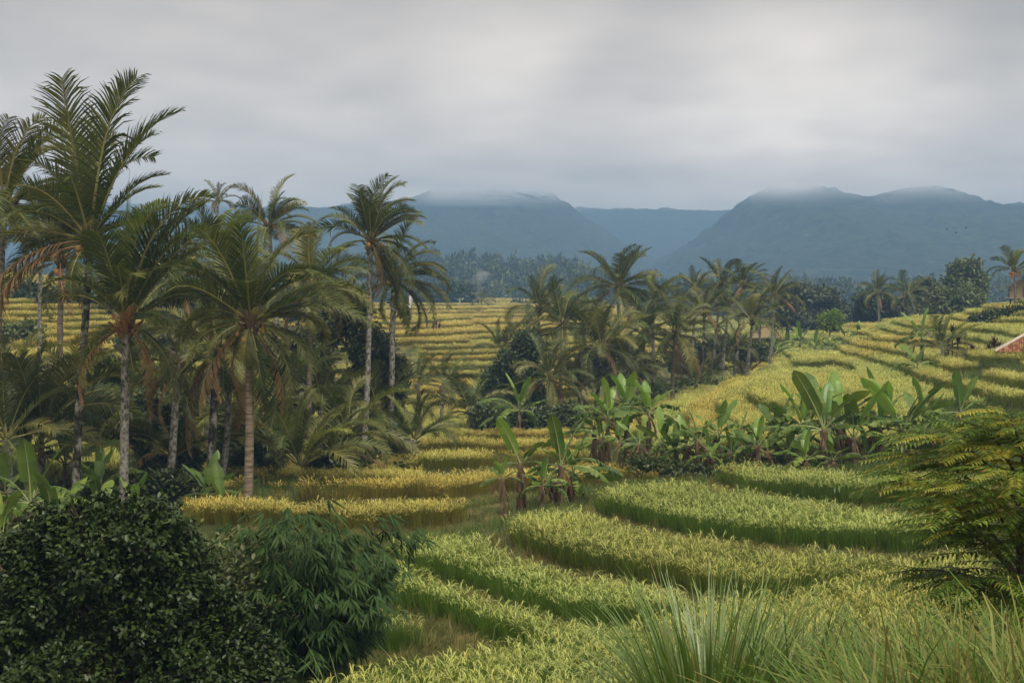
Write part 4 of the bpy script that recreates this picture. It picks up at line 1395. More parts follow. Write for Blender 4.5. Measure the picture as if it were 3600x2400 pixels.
banana('small banana plant at the edge of the knoll, drooping brown leaf', 1155, 39, 1096, .62, 4, group=CB, r0=.075, spec=[S(85, 5, .62, 'light', 0), S(105, 15, .6, 'light', 1, .5), S(130, -10, .5, 'whole', 0), S(40, 10, .6, 'whole', 1), S(15, -15, .6, 'torn', 2), S(170, 10, .65, 'torn', 2), S(205, 15, .5, 'dead', 0)])
banana('small leafy banana sucker in front of the knoll clump', 1246, 38.6, 1108, .62, 5, group=CB, n=7, dead=1, light=2, r0=.06)
banana('thin banana sucker under the biggest plant of the knoll clump', 1268, 38.8, 1112, .6, 6, group=CB, n=5, dead=2, r0=.06)
RB = 'banana plants in the row behind the rice'
banana('banana plant with a cluster of bright leaves at the grove end of the row', 1395, 51, 955, 1.25, 11, group=RB, n=11, light=3, dead=2)
banana('banana plant with one erect light leaf above the row', 1440, 52, 935, 1.3, 12, group=RB, n=10, light=3, dead=1)
banana('low spreading banana plant in front of the grove end', 1365, 52, 978, 1.05, 13, group=RB, n=9, light=1, dead=2)
banana('banana plant with arching torn leaves beside the grove end cluster', 1490, 50, 945, 1.25, 14, group=RB, n=10, light=2, dead=2)
banana('banana plant with thick brown stem in front of arching torn leaves', 1522, 46.5, 1010, 1.0, 15, group=RB, n=7, light=1, dead=3)
banana('banana plant with mostly brown hanging leaves in the row', 1602, 45.5, 1008, 1.15, 16, group=RB, n=6, light=0, dead=6)
banana('banana plant with light upright leaf next to the brown hanging one', 1650, 46.5, 995, 1.15, 17, group=RB, n=9, light=3, dead=2)
banana('low banana plant with broad mid green leaves before the tall pair', 1742, 44.5, 1020, 1.1, 18, group=RB, n=9, light=2, dead=2)
banana('banana plant with long horizontal torn leaf beside the tall pair', 1790, 46, 990, 1.3, 19, group=RB, n=8, light=1, dead=3)
banana('tall banana plant with huge dark upright leaves, first of the tall pair', 1893, 44.5, 985, 1.9, 20, group=RB, r0=.14, spec=[S(112, 8, 1.95, 'whole', 2, .5), S(98, -12, 1.75, 'whole', 0, -.3), S(62, 10, 1.75, 'whole', 1, -.4), S(80, -20, 1.5, 'light', 0), S(48, -10, 1.3, 'torn', 2), S(160, 10, 1.7, 'torn', 0), S(172, 20, 1.5, 'torn', 1), S(30, 15, 1.1, 'torn', 2), S(200, -10, 1.2, 'torn', 1), S(260, 20, 1.1, 'dead', 0), S(300, 0, 1.0, 'dead', 1), S(285, 25, 1.0, 'dead', 0)])
banana('banana plant with bright pointed upright leaf between the tall pair', 1962, 45, 1005, 1.6, 21, group=RB, r0=.11, spec=[S(98, 10, 1.6, 'whole', 1, .4), S(72, 12, 1.7, 'light', 0, -.4), S(120, -10, 1.3, 'torn', 2), S(40, 10, .9, 'torn', 0), S(150, 15, .9, 'torn', 1), S(20, -15, 1.0, 'whole', 1), S(250, 10, .9, 'dead', 0), S(290, 15, .9, 'dead', 1)])
banana('tall banana plant with wide paddle leaves spread in a V, second of the tall pair', 2070, 46, 988, 1.95, 22, group=RB, r0=.13, spec=[S(122, 5, 2.0, 'light', 0, .4), S(102, -10, 1.75, 'light', 1, .2), S(74, 18, 1.5, 'whole', 2, 0), S(60, -5, 1.95, 'whole', 0, -.4), S(52, 10, 1.75, 'whole', 1, -.3), S(140, 15, 1.2, 'torn', 2), S(160, -10, 1.3, 'torn', 0), S(25, 15, 1.0, 'torn', 1), S(10, -10, 1.2, 'torn', 2), S(260, 10, 1.0, 'dead', 0)])
banana('banana plant with two pale leaves standing out of the feathery tree', 2206, 48, 945, 1.35, 23, group=RB, spec=[S(100, 8, 1.35, 'light', 0, .4), S(72, -8, 1.2, 'whole', 2, -.3), S(50, 12, .8, 'light', 1), S(15, 10, 1.6, 'torn', 1), S(170, 12, 1.2, 'torn', 0), S(5, -15, 1.4, 'torn', 2), S(250, 10, .8, 'dead', 0)])
banana('small banana sucker with drooping green leaf under the first tall plant', 1850, 43.5, 1050, .9, 24, group=RB, n=7, light=2, dead=1, r0=.07)
banana('banana plant in the gap of the row, mixed green and brown leaves', 1700, 47, 1012, 1.0, 25, group=RB, n=7, light=1, dead=4)
banana('shaded banana plant low behind the first tall plant', 1930, 46.5, 1045, 1.0, 26, group=RB, n=7, light=0, dead=3)
banana('shaded banana plant behind the feathery tree edge', 2015, 47, 1040, 1.0, 27, group=RB, n=7, light=1, dead=3)
banana('banana plant spreading star like before the dark grove trees', 1192, 69, 938, 1.45, 28, group='banana plants', n=8, light=2, dead=0, upright=.2)
for k, (px, d, cy, L, lab) in enumerate([(1808, 128, 792, 1.3, 'far banana plant nearest the palm grove, across the golden slope'), (1838, 124, 785, 1.5, 'far banana plant with tallest pointed leaves on the golden slope'), (1872, 122, 793, 1.3, 'far banana plant in the middle of the golden slope clump'), (1905, 120, 796, 1.2, 'far banana plant beside the red speck on the golden slope'), (1945, 126, 778, 1.5, 'far banana plant with spread leaves at the upper end of the slope clump'), (1780, 118, 812, 1.2, 'far low banana plant below the thatched hut'), (1972, 130, 780, 1.1, 'far small banana plant at the top end of the slope clump')]):
    banana(lab, px, d, cy, L, 40 + k, n=8, dead=1, light=1, group='banana plants on the golden slope')
banana('banana plant with dark oval leaf at the foot of the grey green low palm', 2108, 76, 838, 1.2, 50, n=6, dead=1)
banana('banana plant with pale leaves behind the grey green low palm', 2118, 82, 770, 1.3, 51, n=7, dead=0, light=2)
for k, (px, d, cy, L, lab) in enumerate([(1848, 46, 985, 1.75, 'tall banana plant with arching leaves between torn leaf plant and first tall plant'), (1928, 46, 980, 1.7, 'tall banana plant crowding behind the bright pointed leaf'), (2022, 47, 980, 1.7, 'tall banana plant in front of the V shaped paddle leaves, knoll side'), (2120, 48, 985, 1.6, 'tall banana plant on the feathery tree side of the paddle leaves')]):
    banana(lab, px, d, cy, L, 120 + k, n=9, dead=3, light=2, group=RB, r0=.12, upright=.9)
for k, (px, d, cy, L, lab) in enumerate([(1378, 50, 1000, .9, 'low banana sucker at the grove end beneath the bright leaf cluster'), (1425, 49, 1010, .95, 'banana sucker below the erect light leaf'), (1468, 48, 1015, .9, 'banana sucker between the grove end and the thick brown stem'), (1552, 46, 1035, .85, 'banana sucker right beside the thick brown stem'), (1578, 46, 1020, .9, 'banana sucker with drooping leaves next to the brown hanging plant'), (1628, 45, 1040, .8, 'short banana sucker between brown hanging plant and light upright leaf'), (1680, 45.5, 1035, .85, 'short banana sucker behind the corner of the uppermost green strip'), (1722, 45.5, 1030, .95, 'banana sucker just before the low broad leaved plant'), (1768, 45, 1035, .9, 'banana sucker just behind the low broad leaved plant'), (1815, 44.5, 1035, .95, 'banana sucker close to the long horizontal torn leaf'), (1912, 43.8, 1050, .8, 'banana sucker at the foot of the first tall plant, feathery tree side'), (1988, 45, 1045, .9, 'banana sucker below the bright pointed leaf')]):
    banana(lab, px, d, cy, L, 80 + k, n=6, dead=2 + k % 3, light=k % 3, group=RB, r0=.075, upright=.3)
LB = 'banana plants under the tall palms'
banana('banana plant with one large light leaf upright at the picture edge', 12, 42, 1130, 1.2, 60, group=LB, dead=1, spec=[S(88, 15, 1.25, 'light', 0, .3), S(20, 20, 1.3, 'torn', 2), S(5, 10, 1.4, 'torn', 0), S(345, 15, 1.2, 'torn', 1), S(60, -20, 1.1, 'whole', 1), S(150, 10, 1.2, 'torn', 2), S(310, 20, 1.0, 'dead', 0)])
banana('banana plant with wide grey green leaves before the mossy trunk', 70, 39.5, 1150, 1.5, 61, group=LB, n=9, light=0, dead=2, upright=.1)
banana('banana plant with bright leaves between mossy and pale trunk', 232, 43.5, 1110, 1.1, 62, group=LB, n=9, light=3, dead=1)
banana('low banana plant showing one bright leaf right of the pale trunk', 308, 40, 1165, .8, 63, group=LB, n=6, light=3, dead=0)
banana('banana plant with light leaves beside the close pair of trunks', 480, 43, 1130, 1.0, 64, group=LB, n=7, light=4, dead=0)
banana('banana plant with narrow bright leaf pointing over the golden rice', 512, 41, 1160, 1.0, 65, group=LB, n=6, light=3, dead=0)
banana('shaded banana plant with round dark leaf behind the mossy trunk', 150, 46, 1060, 1.5, 66, group=LB, n=7, light=1, dead=1)
banana('shaded banana plant low in front of the mossy trunk', 120, 38, 1200, 1.2, 67, group=LB, n=8, light=0, dead=2, upright=.1)
banana('shaded banana plant half hidden behind the dark bush', 225, 38, 1190, 1.1, 68, group=LB, n=7, light=0, dead=2, upright=.1)
banana('shaded banana plant at the picture edge above the dark bush', 5, 34, 1230, 1.2, 69, group=LB, n=8, light=0, dead=2, upright=.1)

# ------------------------------------------------------------------ broadleaf trees, shrubs
LEAF_T = np.array([[0, 0, 0], [.5, .26, .06], [1, 0, 0], [.5, -.26, .06]], np.float32)
LEAF_F = np.array([[0, 1, 2], [0, 2, 3]])
LEAF6_T = np.array([[0, 0, 0], [.30, .20, .05], [.68, .23, .05], [1, 0, -.03], [.68, -.23, .05], [.30, -.20, .05], [.35, 0, 0], [.7, 0, 0]], np.float32)
LEAF6_F = np.array([[0, 1, 6], [1, 2, 7], [1, 7, 6], [2, 3, 7], [3, 4, 7], [4, 5, 6], [4, 6, 7], [5, 0, 6]])
BAMB_T = np.array([[0, 0, 0], [.25, .055, .0], [.6, .045, -.05], [1, 0, -.16], [.6, -.045, -.05], [.25, -.055, .0]], np.float32)
BAMB_F = np.array([[0, 1, 5], [1, 2, 5], [2, 4, 5], [2, 3, 4]])


def frames(D, up):
    """rotation matrices whose x axis is D and z axis near `up`"""
    D = D / np.linalg.norm(D, axis=1, keepdims=True)
    Y = np.cross(up, D)
    Y /= np.maximum(np.linalg.norm(Y, axis=1, keepdims=True), 1e-6)
    Z = np.cross(D, Y)
    return np.stack([D, Y, Z], 2)


def leaf_mesh(name, pos, D, up, size, mats, tmpl=LEAF_T, faces=LEAF_F, v=None, wide=None):
    R = frames(D, up)
    T = tmpl[None] * np.asarray(size)[:, None, None]
    if wide is not None:
        T = T * np.stack([np.ones(len(pos)), wide, wide], 1)[:, None, :]
    V = np.einsum('nij,nkj->nki', R, T) + pos[:, None, :]
    n, k = len(pos), len(tmpl)
    F = (faces[None] + (np.arange(n) * k)[:, None, None]).reshape(-1, faces.shape[1])
    vv = rng.random(n) if v is None else v
    return mesh(name, V.reshape(-1, 3), F, mats, v=np.repeat(vv, k))


def unit(n):
    a = rng.normal(size=(n, 3))
    return a / np.linalg.norm(a, axis=1, keepdims=True)


def tree(label, px, d, lobes, mat='tree_dark', leaf=.22, n=2600, trunk_r=.15, name='broadleaf_tree', cat='tree', group=None, whorl=4, flat=1.0, depth=1.0, stems=1, tmpl=LEAF_T, faces=LEAF_F, fill=.55, kind=None):
    """lobes: (px, row, radius in px across, radius in px up)"""
    base = G(px, d, -.1)
    root = empty(name, base, label, cat, group)
    if kind: root['kind'] = kind
    s = K * d
    cs, rs = [], []
    for (lx, ly, ra, rb) in lobes:
        c = P(lx, ly, d + rng.uniform(-.5, .5) * ra * s) - base
        cs.append(np.array(c)); rs.append(np.array([ra * s, ra * s * depth, rb * s]))
    cs, rs = np.array(cs), np.array(rs)
    w = (rs[:, 0] * rs[:, 2]); w = w / w.sum()
    li = rng.choice(len(cs), n, p=w)
    u = unit(n)
    lump = 1 + .22 * np.sin(u[:, 0] * 5 + li) * np.sin(u[:, 2] * 6 + 2 * li) + .12 * np.sin(u[:, 1] * 9 + li * 3)
    rad = (rng.random(n) ** (1 - fill)) * lump
    cpos = cs[li] + u * rs[li] * rad[:, None]
    keep = cpos[:, 2] > .05
    cpos, u = cpos[keep], u[keep]
    n = len(cpos)
    pos = np.repeat(cpos, whorl, 0) + rng.normal(0, leaf * .45, (n * whorl, 3)) * np.array([1, 1, flat])
    out = np.repeat(u, whorl, 0)
    D = out * .7 + unit(n * whorl) * .9 + np.array([0, 0, -.15])
    upv = out * .6 + np.array([0, 0, 1.0]) + unit(n * whorl) * .45
    v = np.clip(np.repeat(rng.random(n), whorl) * .6 + rng.random(n * whorl) * .4, 0, 1)
    cr = link('crown', leaf_mesh('crown', pos, D, upv, leaf * rng.uniform(.55, 1.45, n * whorl), M[mat], tmpl, faces, v), root)
    cr['kind'] = 'stuff'
    B = MB()
    top = cs[:, 2].max()
    for si in range(stems):
        off = Vector((rng.uniform(-.3, .3), rng.uniform(-.3, .3), 0)) * (stems > 1)
        cen = Vector((float((cs[:, 0] * w).sum()), float((cs[:, 1] * w).sum()), float(top * .75)))
        B.tube([off, off + cen * .35 + Vector((rng.uniform(-.1, .1), 0, 0)), off * .5 + cen * .7, cen], [trunk_r * 1.25, trunk_r, trunk_r * .7, trunk_r * .3], 7, 0)
        for c, r_ in zip(cs, rs):
            c = Vector(c)
            st = off + cen * min(.7, max(.2, .6 * c.z / max(cen.z, .1)))
            mid = st.lerp(c, .55) + Vector((0, 0, .08 * r_[2]))
            B.tube([st, mid, c], [trunk_r * .5, trunk_r * .32, trunk_r * .1], 5, 0)
            for _ in range(3):
                e = c + Vector(unit(1)[0] * r_ * .8)
                B.tube([mid, mid.lerp(e, .6) + Vector((0, 0, .05)), e], [trunk_r * .22, trunk_r * .12, trunk_r * .04], 4, 0)
    B.build('trunk', [M['bark']], root, True)
    return root


tree('dark leafy tree filling the space behind the slim palm trunk', 868, 66, [(800, 700, 50, 55), (760, 745, 45, 45), (850, 800, 55, 55), (880, 900, 55, 60), (820, 900, 45, 50), (870, 990, 60, 60), (900, 850, 40, 45), (800, 1010, 50, 50)], n=7500, leaf=.20, trunk_r=.22, group='trees under the palms')
tree('dark shaggy tree at the golden terrace side of the middle grove', 1185, 84, [(1215, 790, 38, 35), (1180, 830, 40, 35), (1140, 870, 38, 30), (1210, 870, 45, 40), (1170, 910, 50, 40), (1220, 930, 40, 35), (1120, 920, 32, 30)], n=6500, leaf=.20, trunk_r=.18, group='trees under the palms', mat='tree_mid')
tree('dark glossy shrub between the pale and the leaning palm trunks', 372, 50, [(350, 940, 45, 45), (400, 960, 45, 50), (370, 1010, 60, 55), (350, 1070, 60, 50), (420, 1050, 45, 50)], n=4200, leaf=.17, trunk_r=.12, group='trees under the palms', name='shrub', cat='shrub')
tree('dark shrub under the drooping palm fronds at the golden field', 905, 60, [(880, 1060, 35, 30), (920, 1040, 32, 34), (900, 1010, 30, 30)], n=1300, leaf=.2, trunk_r=.08, group='shrubs', name='shrub', cat='shrub')
tree('dark shrub below the fan shaped young palm', 770, 53, [(740, 1075, 40, 25), (800, 1080, 45, 25), (770, 1050, 40, 30)], n=1300, leaf=.2, trunk_r=.08, group='shrubs', name='shrub', cat='shrub')
tree('dark shrub between brown trunk and the shaded young palm', 590, 51, [(560, 1080, 35, 30), (610, 1090, 35, 25), (580, 1050, 30, 30)], n=1100, leaf=.2, trunk_r=.08, group='shrubs', name='shrub', cat='shrub')
tree('leafy green shrub at the foot of the lone dark young palm', 955, 55, [(940, 1075, 24, 16), (965, 1068, 22, 18)], n=600, leaf=.18, trunk_r=.05, group='shrubs', name='shrub', cat='shrub', mat='tree_mid')
tree('dark thicket of thin stems along the golden step edge', 1190, 72, [(1120, 960, 50, 30), (1180, 960, 50, 32), (1240, 965, 50, 30), (1300, 960, 50, 32)], n=1900, leaf=.22, trunk_r=.07, stems=4, group='shrubs', name='shrub', cat='shrub')
tree('dark undergrowth bush at the foot of the far row trunks', 1600, 92, [(1560, 890, 30, 20), (1610, 885, 35, 22), (1650, 890, 30, 18), (1500, 900, 36, 24)], n=1300, leaf=.22, trunk_r=.06, group='shrubs', name='shrub', cat='shrub', mat='tree_mid')
tree('tangled green undergrowth behind the trunks of the far row', 1680, 118, [(1600, 810, 30, 25), (1650, 800, 34, 30), (1700, 800, 34, 28), (1745, 810, 30, 22), (1560, 830, 34, 24)], n=1900, leaf=.3, trunk_r=.08, mat='tree_mid', name='undergrowth', cat='plants', kind='stuff')
tree('leafy tree beneath the tallest palm of the middle grove', 1390, 96, [(1360, 830, 34, 32), (1400, 850, 38, 34), (1440, 810, 34, 30), (1330, 850, 30, 28), (1480, 840, 34, 30)], n=4200, leaf=.22, trunk_r=.14, group='trees under the palms', mat='tree_olive')
tree('dark bush beside the mossy trunk under the bananas', 190, 44, [(150, 1150, 50, 36), (210, 1160, 45, 32), (100, 1170, 48, 30)], n=1600, leaf=.2, trunk_r=.06, group='shrubs', name='shrub', cat='shrub')
tree('dark bush filling the shade between pale trunk and brown trunk', 440, 46, [(400, 1120, 50, 34), (460, 1130, 45, 30), (340, 1130, 45, 34)], n=1800, leaf=.2, trunk_r=.06, group='shrubs', name='shrub', cat='shrub')
tree('olive shrub mass under the crown of the tallest palm', 60, 55, [(20, 900, 55, 45), (90, 880, 50, 40), (40, 960, 60, 40), (130, 940, 45, 36)], n=3200, leaf=.2, trunk_r=.07, group='shrubs', name='shrub', cat='shrub', mat='tree_olive')
tree('mid green tree seen between the mossy and the pale trunk', 235, 60, [(230, 850, 36, 40), (250, 900, 36, 36), (220, 940, 34, 36)], n=2200, leaf=.2, trunk_r=.1, group='trees under the palms', mat='tree_mid')
tree('mid green shrub between the close pair and the brown trunk', 535, 56, [(520, 960, 34, 36), (545, 1010, 34, 36), (520, 1050, 40, 30), (600, 980, 36, 40)], n=2600, leaf=.2, trunk_r=.08, group='shrubs', name='shrub', cat='shrub', mat='tree_mid')
tree('olive green tree behind the brown trunked palm and its neighbour', 700, 72, [(660, 790, 46, 40), (720, 800, 46, 44), (690, 860, 50, 44), (740, 900, 44, 40), (650, 920, 44, 36)], n=4200, leaf=.24, trunk_r=.16, group='trees under the palms', mat='tree_olive')
tree('green shrub spilling over the golden steps beside the slim trunk', 850, 58, [(830, 1060, 34, 26), (865, 1075, 30, 20), (800, 1050, 34, 28)], n=1500, leaf=.18, trunk_r=.06, group='shrubs', name='shrub', cat='shrub', mat='tree_mid')
tree('low weeds along the foot of the banana row', 1600, 45, [(1480, 1062, 40, 12), (1550, 1072, 40, 10), (1620, 1075, 36, 9), (1700, 1066, 40, 10), (1780, 1064, 40, 10), (1860, 1070, 40, 10), (1940, 1074, 40, 12), (2010, 1072, 40, 14)], n=2600, leaf=.12, trunk_r=.02, mat='tree_mid', name='weeds', cat='weeds', kind='stuff')
tree('green shrub on the golden terraces between picture edge and tallest palm', 40, 95, [(30, 770, 40, 24), (70, 760, 30, 22)], n=1200, leaf=.25, trunk_r=.07, group='shrubs', name='shrub', cat='shrub', mat='tree_mid')
tree('wide dark green shrub on the golden terraces behind the spear leaf palm', 330, 90, [(300, 790, 36, 24), (350, 780, 40, 30), (400, 800, 36, 22)], n=1700, leaf=.25, trunk_r=.07, group='shrubs', name='shrub', cat='shrub', mat='tree_olive')
tree('green shrub on the terraces glimpsed between pale and leaning trunk', 345, 72, [(330, 880, 30, 22), (370, 870, 30, 24)], n=1000, leaf=.2, trunk_r=.06, group='shrubs', name='shrub', cat='shrub', mat='tree_mid')
tree('olive tree on the terraces behind the close pair of trunks', 470, 98, [(450, 760, 40, 36), (500, 770, 40, 34), (540, 750, 36, 34)], n=2400, leaf=.28, trunk_r=.14, group='trees under the palms', mat='tree_olive')
RT = 'trees of the far tree line'
tree('flat topped spreading tree next to the end palm of the far row', 1865, 195, [(1830, 668, 42, 16), (1880, 680, 48, 16), (1850, 700, 50, 16), (1900, 712, 40, 18), (1870, 730, 50, 18)], n=2600, leaf=.55, trunk_r=.35, mat='tree_olive', group=RT, flat=.4)
tree('dark tree behind the flat topped one', 1930, 215, [(1920, 715, 34, 26), (1955, 730, 34, 22), (1890, 735, 34, 20)], n=1500, leaf=.55, trunk_r=.3, mat='tree_dark', group=RT)
tree('round dense dark green tree at the golden field end', 2004, 168, [(2000, 700, 34, 30), (2015, 725, 36, 28), (1992, 730, 30, 24), (2028, 705, 26, 28)], n=2600, leaf=.45, trunk_r=.3, mat='tree_dark', group=RT)
tree('tallest tree of the far line with open leafy top', 2220, 185, [(2200, 622, 22, 20), (2235, 612, 20, 18), (2215, 645, 36, 22), (2245, 650, 24, 26), (2185, 650, 24, 18), (2220, 675, 42, 24)], n=2000, leaf=.5, trunk_r=.35, mat='tree_mid', group=RT, fill=.45)
tree('bright green bushy tree in front of the tallest far tree', 2195, 160, [(2170, 690, 38, 26), (2215, 690, 40, 28), (2150, 710, 36, 22), (2235, 710, 34, 22), (2190, 720, 44, 22)], n=2600, leaf=.45, trunk_r=.25, mat='tree_mid', group=RT)
tree('dull grey green tree around the far spreading palm', 2110, 180, [(2110, 690, 40, 24), (2080, 715, 40, 24), (2130, 665, 30, 22), (2060, 730, 30, 18)], n=2200, leaf=.5, trunk_r=.25, mat='tree_olive', group=RT)
tree('pale grey green tree close behind the far row of palms', 1812, 180, [(1805, 700, 26, 26), (1815, 725, 30, 22), (1790, 730, 26, 18)], n=1400, leaf=.45, trunk_r=.2, mat='tree_olive', group=RT)
tree('small yellow green bush on the golden field before the dark trees', 1906, 142, [(1898, 738, 18, 14), (1915, 730, 18, 14), (1908, 745, 24, 12)], n=900, leaf=.3, trunk_r=.08, mat='feather', group='shrubs', name='shrub', cat='shrub')
tree('low hedge like trees running behind the golden field end', 1960, 200, [(1960, 738, 40, 14), (2050, 738, 40, 14), (2100, 738, 40, 14), (1860, 742, 36, 12)], n=1900, leaf=.4, trunk_r=.15, mat='tree_dark', name='treeline', cat='trees', kind='stuff')
for (lab, px, lb) in (('dark hillside bush below the bamboo house, lowest of four', 2245, (2245, 738, 20, 9)), ('dark hillside bush below the bamboo house, second from lowest', 2270, (2272, 730, 24, 12)), ('dark hillside bush below the bamboo house, third from lowest', 2310, (2310, 724, 26, 12)), ('dark hillside bush below the bamboo house, highest of four', 2345, (2345, 718, 22, 12))):
    tree(lab, px, 106, [lb, (lb[0] + 8, lb[1] + 4, lb[2] * .7, lb[3] * .7)], n=450, leaf=.24, trunk_r=.05, mat='tree_dark', group='shrubs', name='shrub', cat='shrub')
tree('leafy green plants on the golden slope near the far bananas', 1990, 118, [(1985, 790, 20, 10), (1960, 798, 24, 10), (1930, 806, 24, 9)], n=700, leaf=.22, trunk_r=.04, mat='tree_mid', name='undergrowth', cat='plants', kind='stuff')
tree('distant dark grove tree beside the smoke, bushy crown', 1050, 330, [(1030, 670, 26, 22), (1060, 680, 26, 24), (1010, 690, 26, 20), (1075, 700, 20, 18)], n=1600, leaf=.9, trunk_r=.4, mat='tree_dark', group=RT)
tree('distant grey green tree in the haze behind the drooping palm fronds', 985, 340, [(960, 680, 30, 24), (1000, 700, 30, 18), (930, 700, 30, 22)], n=1400, leaf=.9, trunk_r=.4, mat='tree_dark', group=RT)
tree('distant low tree row at the far golden patch', 1190, 345, [(1190, 704, 26, 12), (1150, 708, 20, 8), (1240, 704, 30, 14), (1300, 704, 30, 14), (1360, 704, 30, 12)], n=1500, leaf=.8, trunk_r=.2, mat='tree_mid', name='treeline', cat='trees', kind='stuff')
tree('dark wall of trees behind the crowns of the front palms', 330, 130, [(60, 690, 60, 40), (180, 690, 60, 40), (300, 690, 70, 45), (430, 690, 70, 45), (560, 690, 70, 45), (680, 690, 70, 40)], n=4200, leaf=.5, trunk_r=.3, mat='tree_dark', name='treeline', cat='trees', kind='stuff')

# ------------------------------------------------------------------ the wood on the hill: trees nobody could count
def far_tree(seed):
    global rng
    r0 = rng
    rng = np.random.default_rng(seed)
    n = 260
    u = unit(n)
    lump = 1 + .3 * np.sin(u[:, 0] * 4 + seed) * np.sin(u[:, 2] * 5 + seed * 2)
    pos = u * (rng.random(n) ** .3)[:, None] * lump[:, None] * np.array([2.6, 2.6, 3.2]) + np.array([0, 0, 4.2])
    me = leaf_mesh('wood_tree', pos, u + unit(n), u + np.array([0, 0, 1]), rng.uniform(1.2, 2.2, n), M['tree_dark' if seed % 2 else 'tree_mid'])
    rng = r0
    return me


SRC_WOOD = source_collection('wood_trees', [far_tree(i) for i in range(6)])
nw = 5200
ii = rng.integers(0, HX.size, nw)
wx, wy, wz = HX.ravel()[ii] + rng.uniform(-3, 3, nw), HY.ravel()[ii] + rng.uniform(-4, 4, nw), HZ.ravel()[ii]
mk = (wy < 690) & (np.abs(wx / wy) < .42)
wx, wy, wz = wx[mk], wy[mk], wz[mk]
sc = rng.uniform(.4, .95, len(wx))
scatter('forest', SRC_WOOD, np.c_[wx, wy, wz - .5], np.c_[np.zeros(len(wx)), np.zeros(len(wx)), rng.uniform(0, 6.28, len(wx))], np.c_[sc, sc, sc * rng.uniform(.8, 1.6, len(wx))], sc * 0, sc * 0 + 1, rng.integers(0, 6, len(wx)), 'dark hazy wood covering the low hill', 'forest')
#@@FRONT
# ------------------------------------------------------------------ foreground bushes
tree('big dark bush of small glossy leaves filling the near corner', 250, 18, [(90, 1400, 120, 140), (240, 1290, 120, 105), (345, 1400, 115, 140), (150, 1560, 150, 130), (440, 1530, 120, 100), (555, 1590, 70, 70), (60, 1310, 60, 70), (330, 1240, 85, 70), (150, 1240, 75, 65), (420, 1330, 80, 90), (20, 1480, 90, 120), (500, 1450, 80, 80), (610, 1550, 60, 50), (70, 1225, 34, 30), (120, 1190, 30, 28), (200, 1185, 34, 30), (265, 1175, 30, 30), (330, 1168, 30, 26), (390, 1200, 30, 30), (440, 1260, 30, 34), (500, 1360, 34, 30), (560, 1440, 30, 30), (620, 1495, 28, 26), (20, 1260, 34, 34), (95, 1168, 16, 22), (235, 1150, 18, 20), (300, 1142, 14, 20), (365, 1160, 18, 22), (425, 1215, 18, 24), (480, 1310, 20, 22), (540, 1395, 18, 20), (600, 1465, 16, 18), (165, 1160, 16, 20)],
     mat='bush_dark', leaf=.074, n=9000, whorl=6, trunk_r=.06, name='bush', cat='bush', tmpl=LEAF6_T, faces=LEAF6_F, fill=.72, stems=3)


def bamboo_bush():
    d = 21.0
    base = G(690, d, -.1)
    root = empty('bamboo', base, 'bushy bamboo with drooping narrow leaves beside the green rice', 'bamboo')
    s = K * d
    r = random.Random(5)
    tips = [(955, 1225, -.3), (930, 1200, 0), (895, 1178, 0), (860, 1200, .2), (800, 1215, 0), (770, 1160, 0), (735, 1155, .2), (700, 1175, 0), (660, 1200, -.2), (610, 1190, 0), (560, 1200, .2), (515, 1195, 0), (500, 1250, -.2), (880, 1260, 0), (880, 1320, -.3), (865, 1380, 0), (845, 1440, 0), (800, 1490, -.3), (730, 1530, 0), (690, 1545, -.3), (540, 1330, -.3), (520, 1290, 0)]
    for i in range(90):
        a, q = r.uniform(0, 6.283), math.sqrt(r.random())
        tips.append((690 + math.cos(a) * q * 205, 1340 + math.sin(a) * q * 185, r.uniform(-1.3, .4)))
    B = MB()
    cl_pos, cl_dir = [], []
    for (px, py, dep) in tips:
        tip = P(px, py, d + dep) - base
        st = Vector((r.uniform(-.35, .35), r.uniform(-.25, .25), .1))
        mid = st.lerp(tip, .55) + Vector((0, 0, .35 + .15 * r.random()))
        pts = []
        for i in range(9):
            t = i / 8
            pts.append(st * (1 - t) ** 2 + mid * 2 * t * (1 - t) + tip * t * t)
        B.tube(pts, [.014 * (1 - .8 * i / 8) for i in range(9)], 4, 0, .5, cap=False)
        for k in range(13):
            t = .38 + .62 * (k + r.random()) / 13
            p = st * (1 - t) ** 2 + mid * 2 * t * (1 - t) + tip * t * t
            p = p + Vector((r.gauss(0, .13), r.gauss(0, .13), r.gauss(0, .08)))
            cl_pos.append(p)
            o = Vector((p.x, p.y, 0))
            o = o.normalized() if o.length > .05 else Vector((0, -1, 0))
            cl_dir.append(o + Vector((r.gauss(0, .4), r.gauss(0, .4) - .25, -.35)))
    B.build('culms', [M['bamboo_culm']], root)['kind'] = 'stuff'
    nl = 9
    cp_ = np.repeat(np.array(cl_pos), nl, 0)
    cd = np.repeat(np.array(cl_dir), nl, 0)
    n = len(cp_)
    # a fan: leaves of one cluster spread sideways round its direction
    side = np.cross(cd, np.array([0, 0, 1.0]))
    fan = np.tile(np.linspace(-1, 1, nl), len(cl_pos))[:, None]
    D = cd + side * fan * 1.1 + np.array([0, 0, -.35]) + rng.normal(0, .18, (n, 3))
    pos = cp_ + rng.normal(0, .02, (n, 3))
    v = np.clip(np.repeat(rng.random(len(cl_pos)), nl) * .6 + .4 * rng.random(n), 0, 1)
    cr = link('foliage', leaf_mesh('bamboo_foliage', pos, D, np.array([0, -.25, 1.0]) + rng.normal(0, .3, (n, 3)), rng.uniform(.19, .34, n), M['bamboo'], BAMB_T, BAMB_F, v), root)
    cr['kind'] = 'stuff'


bamboo_bush()


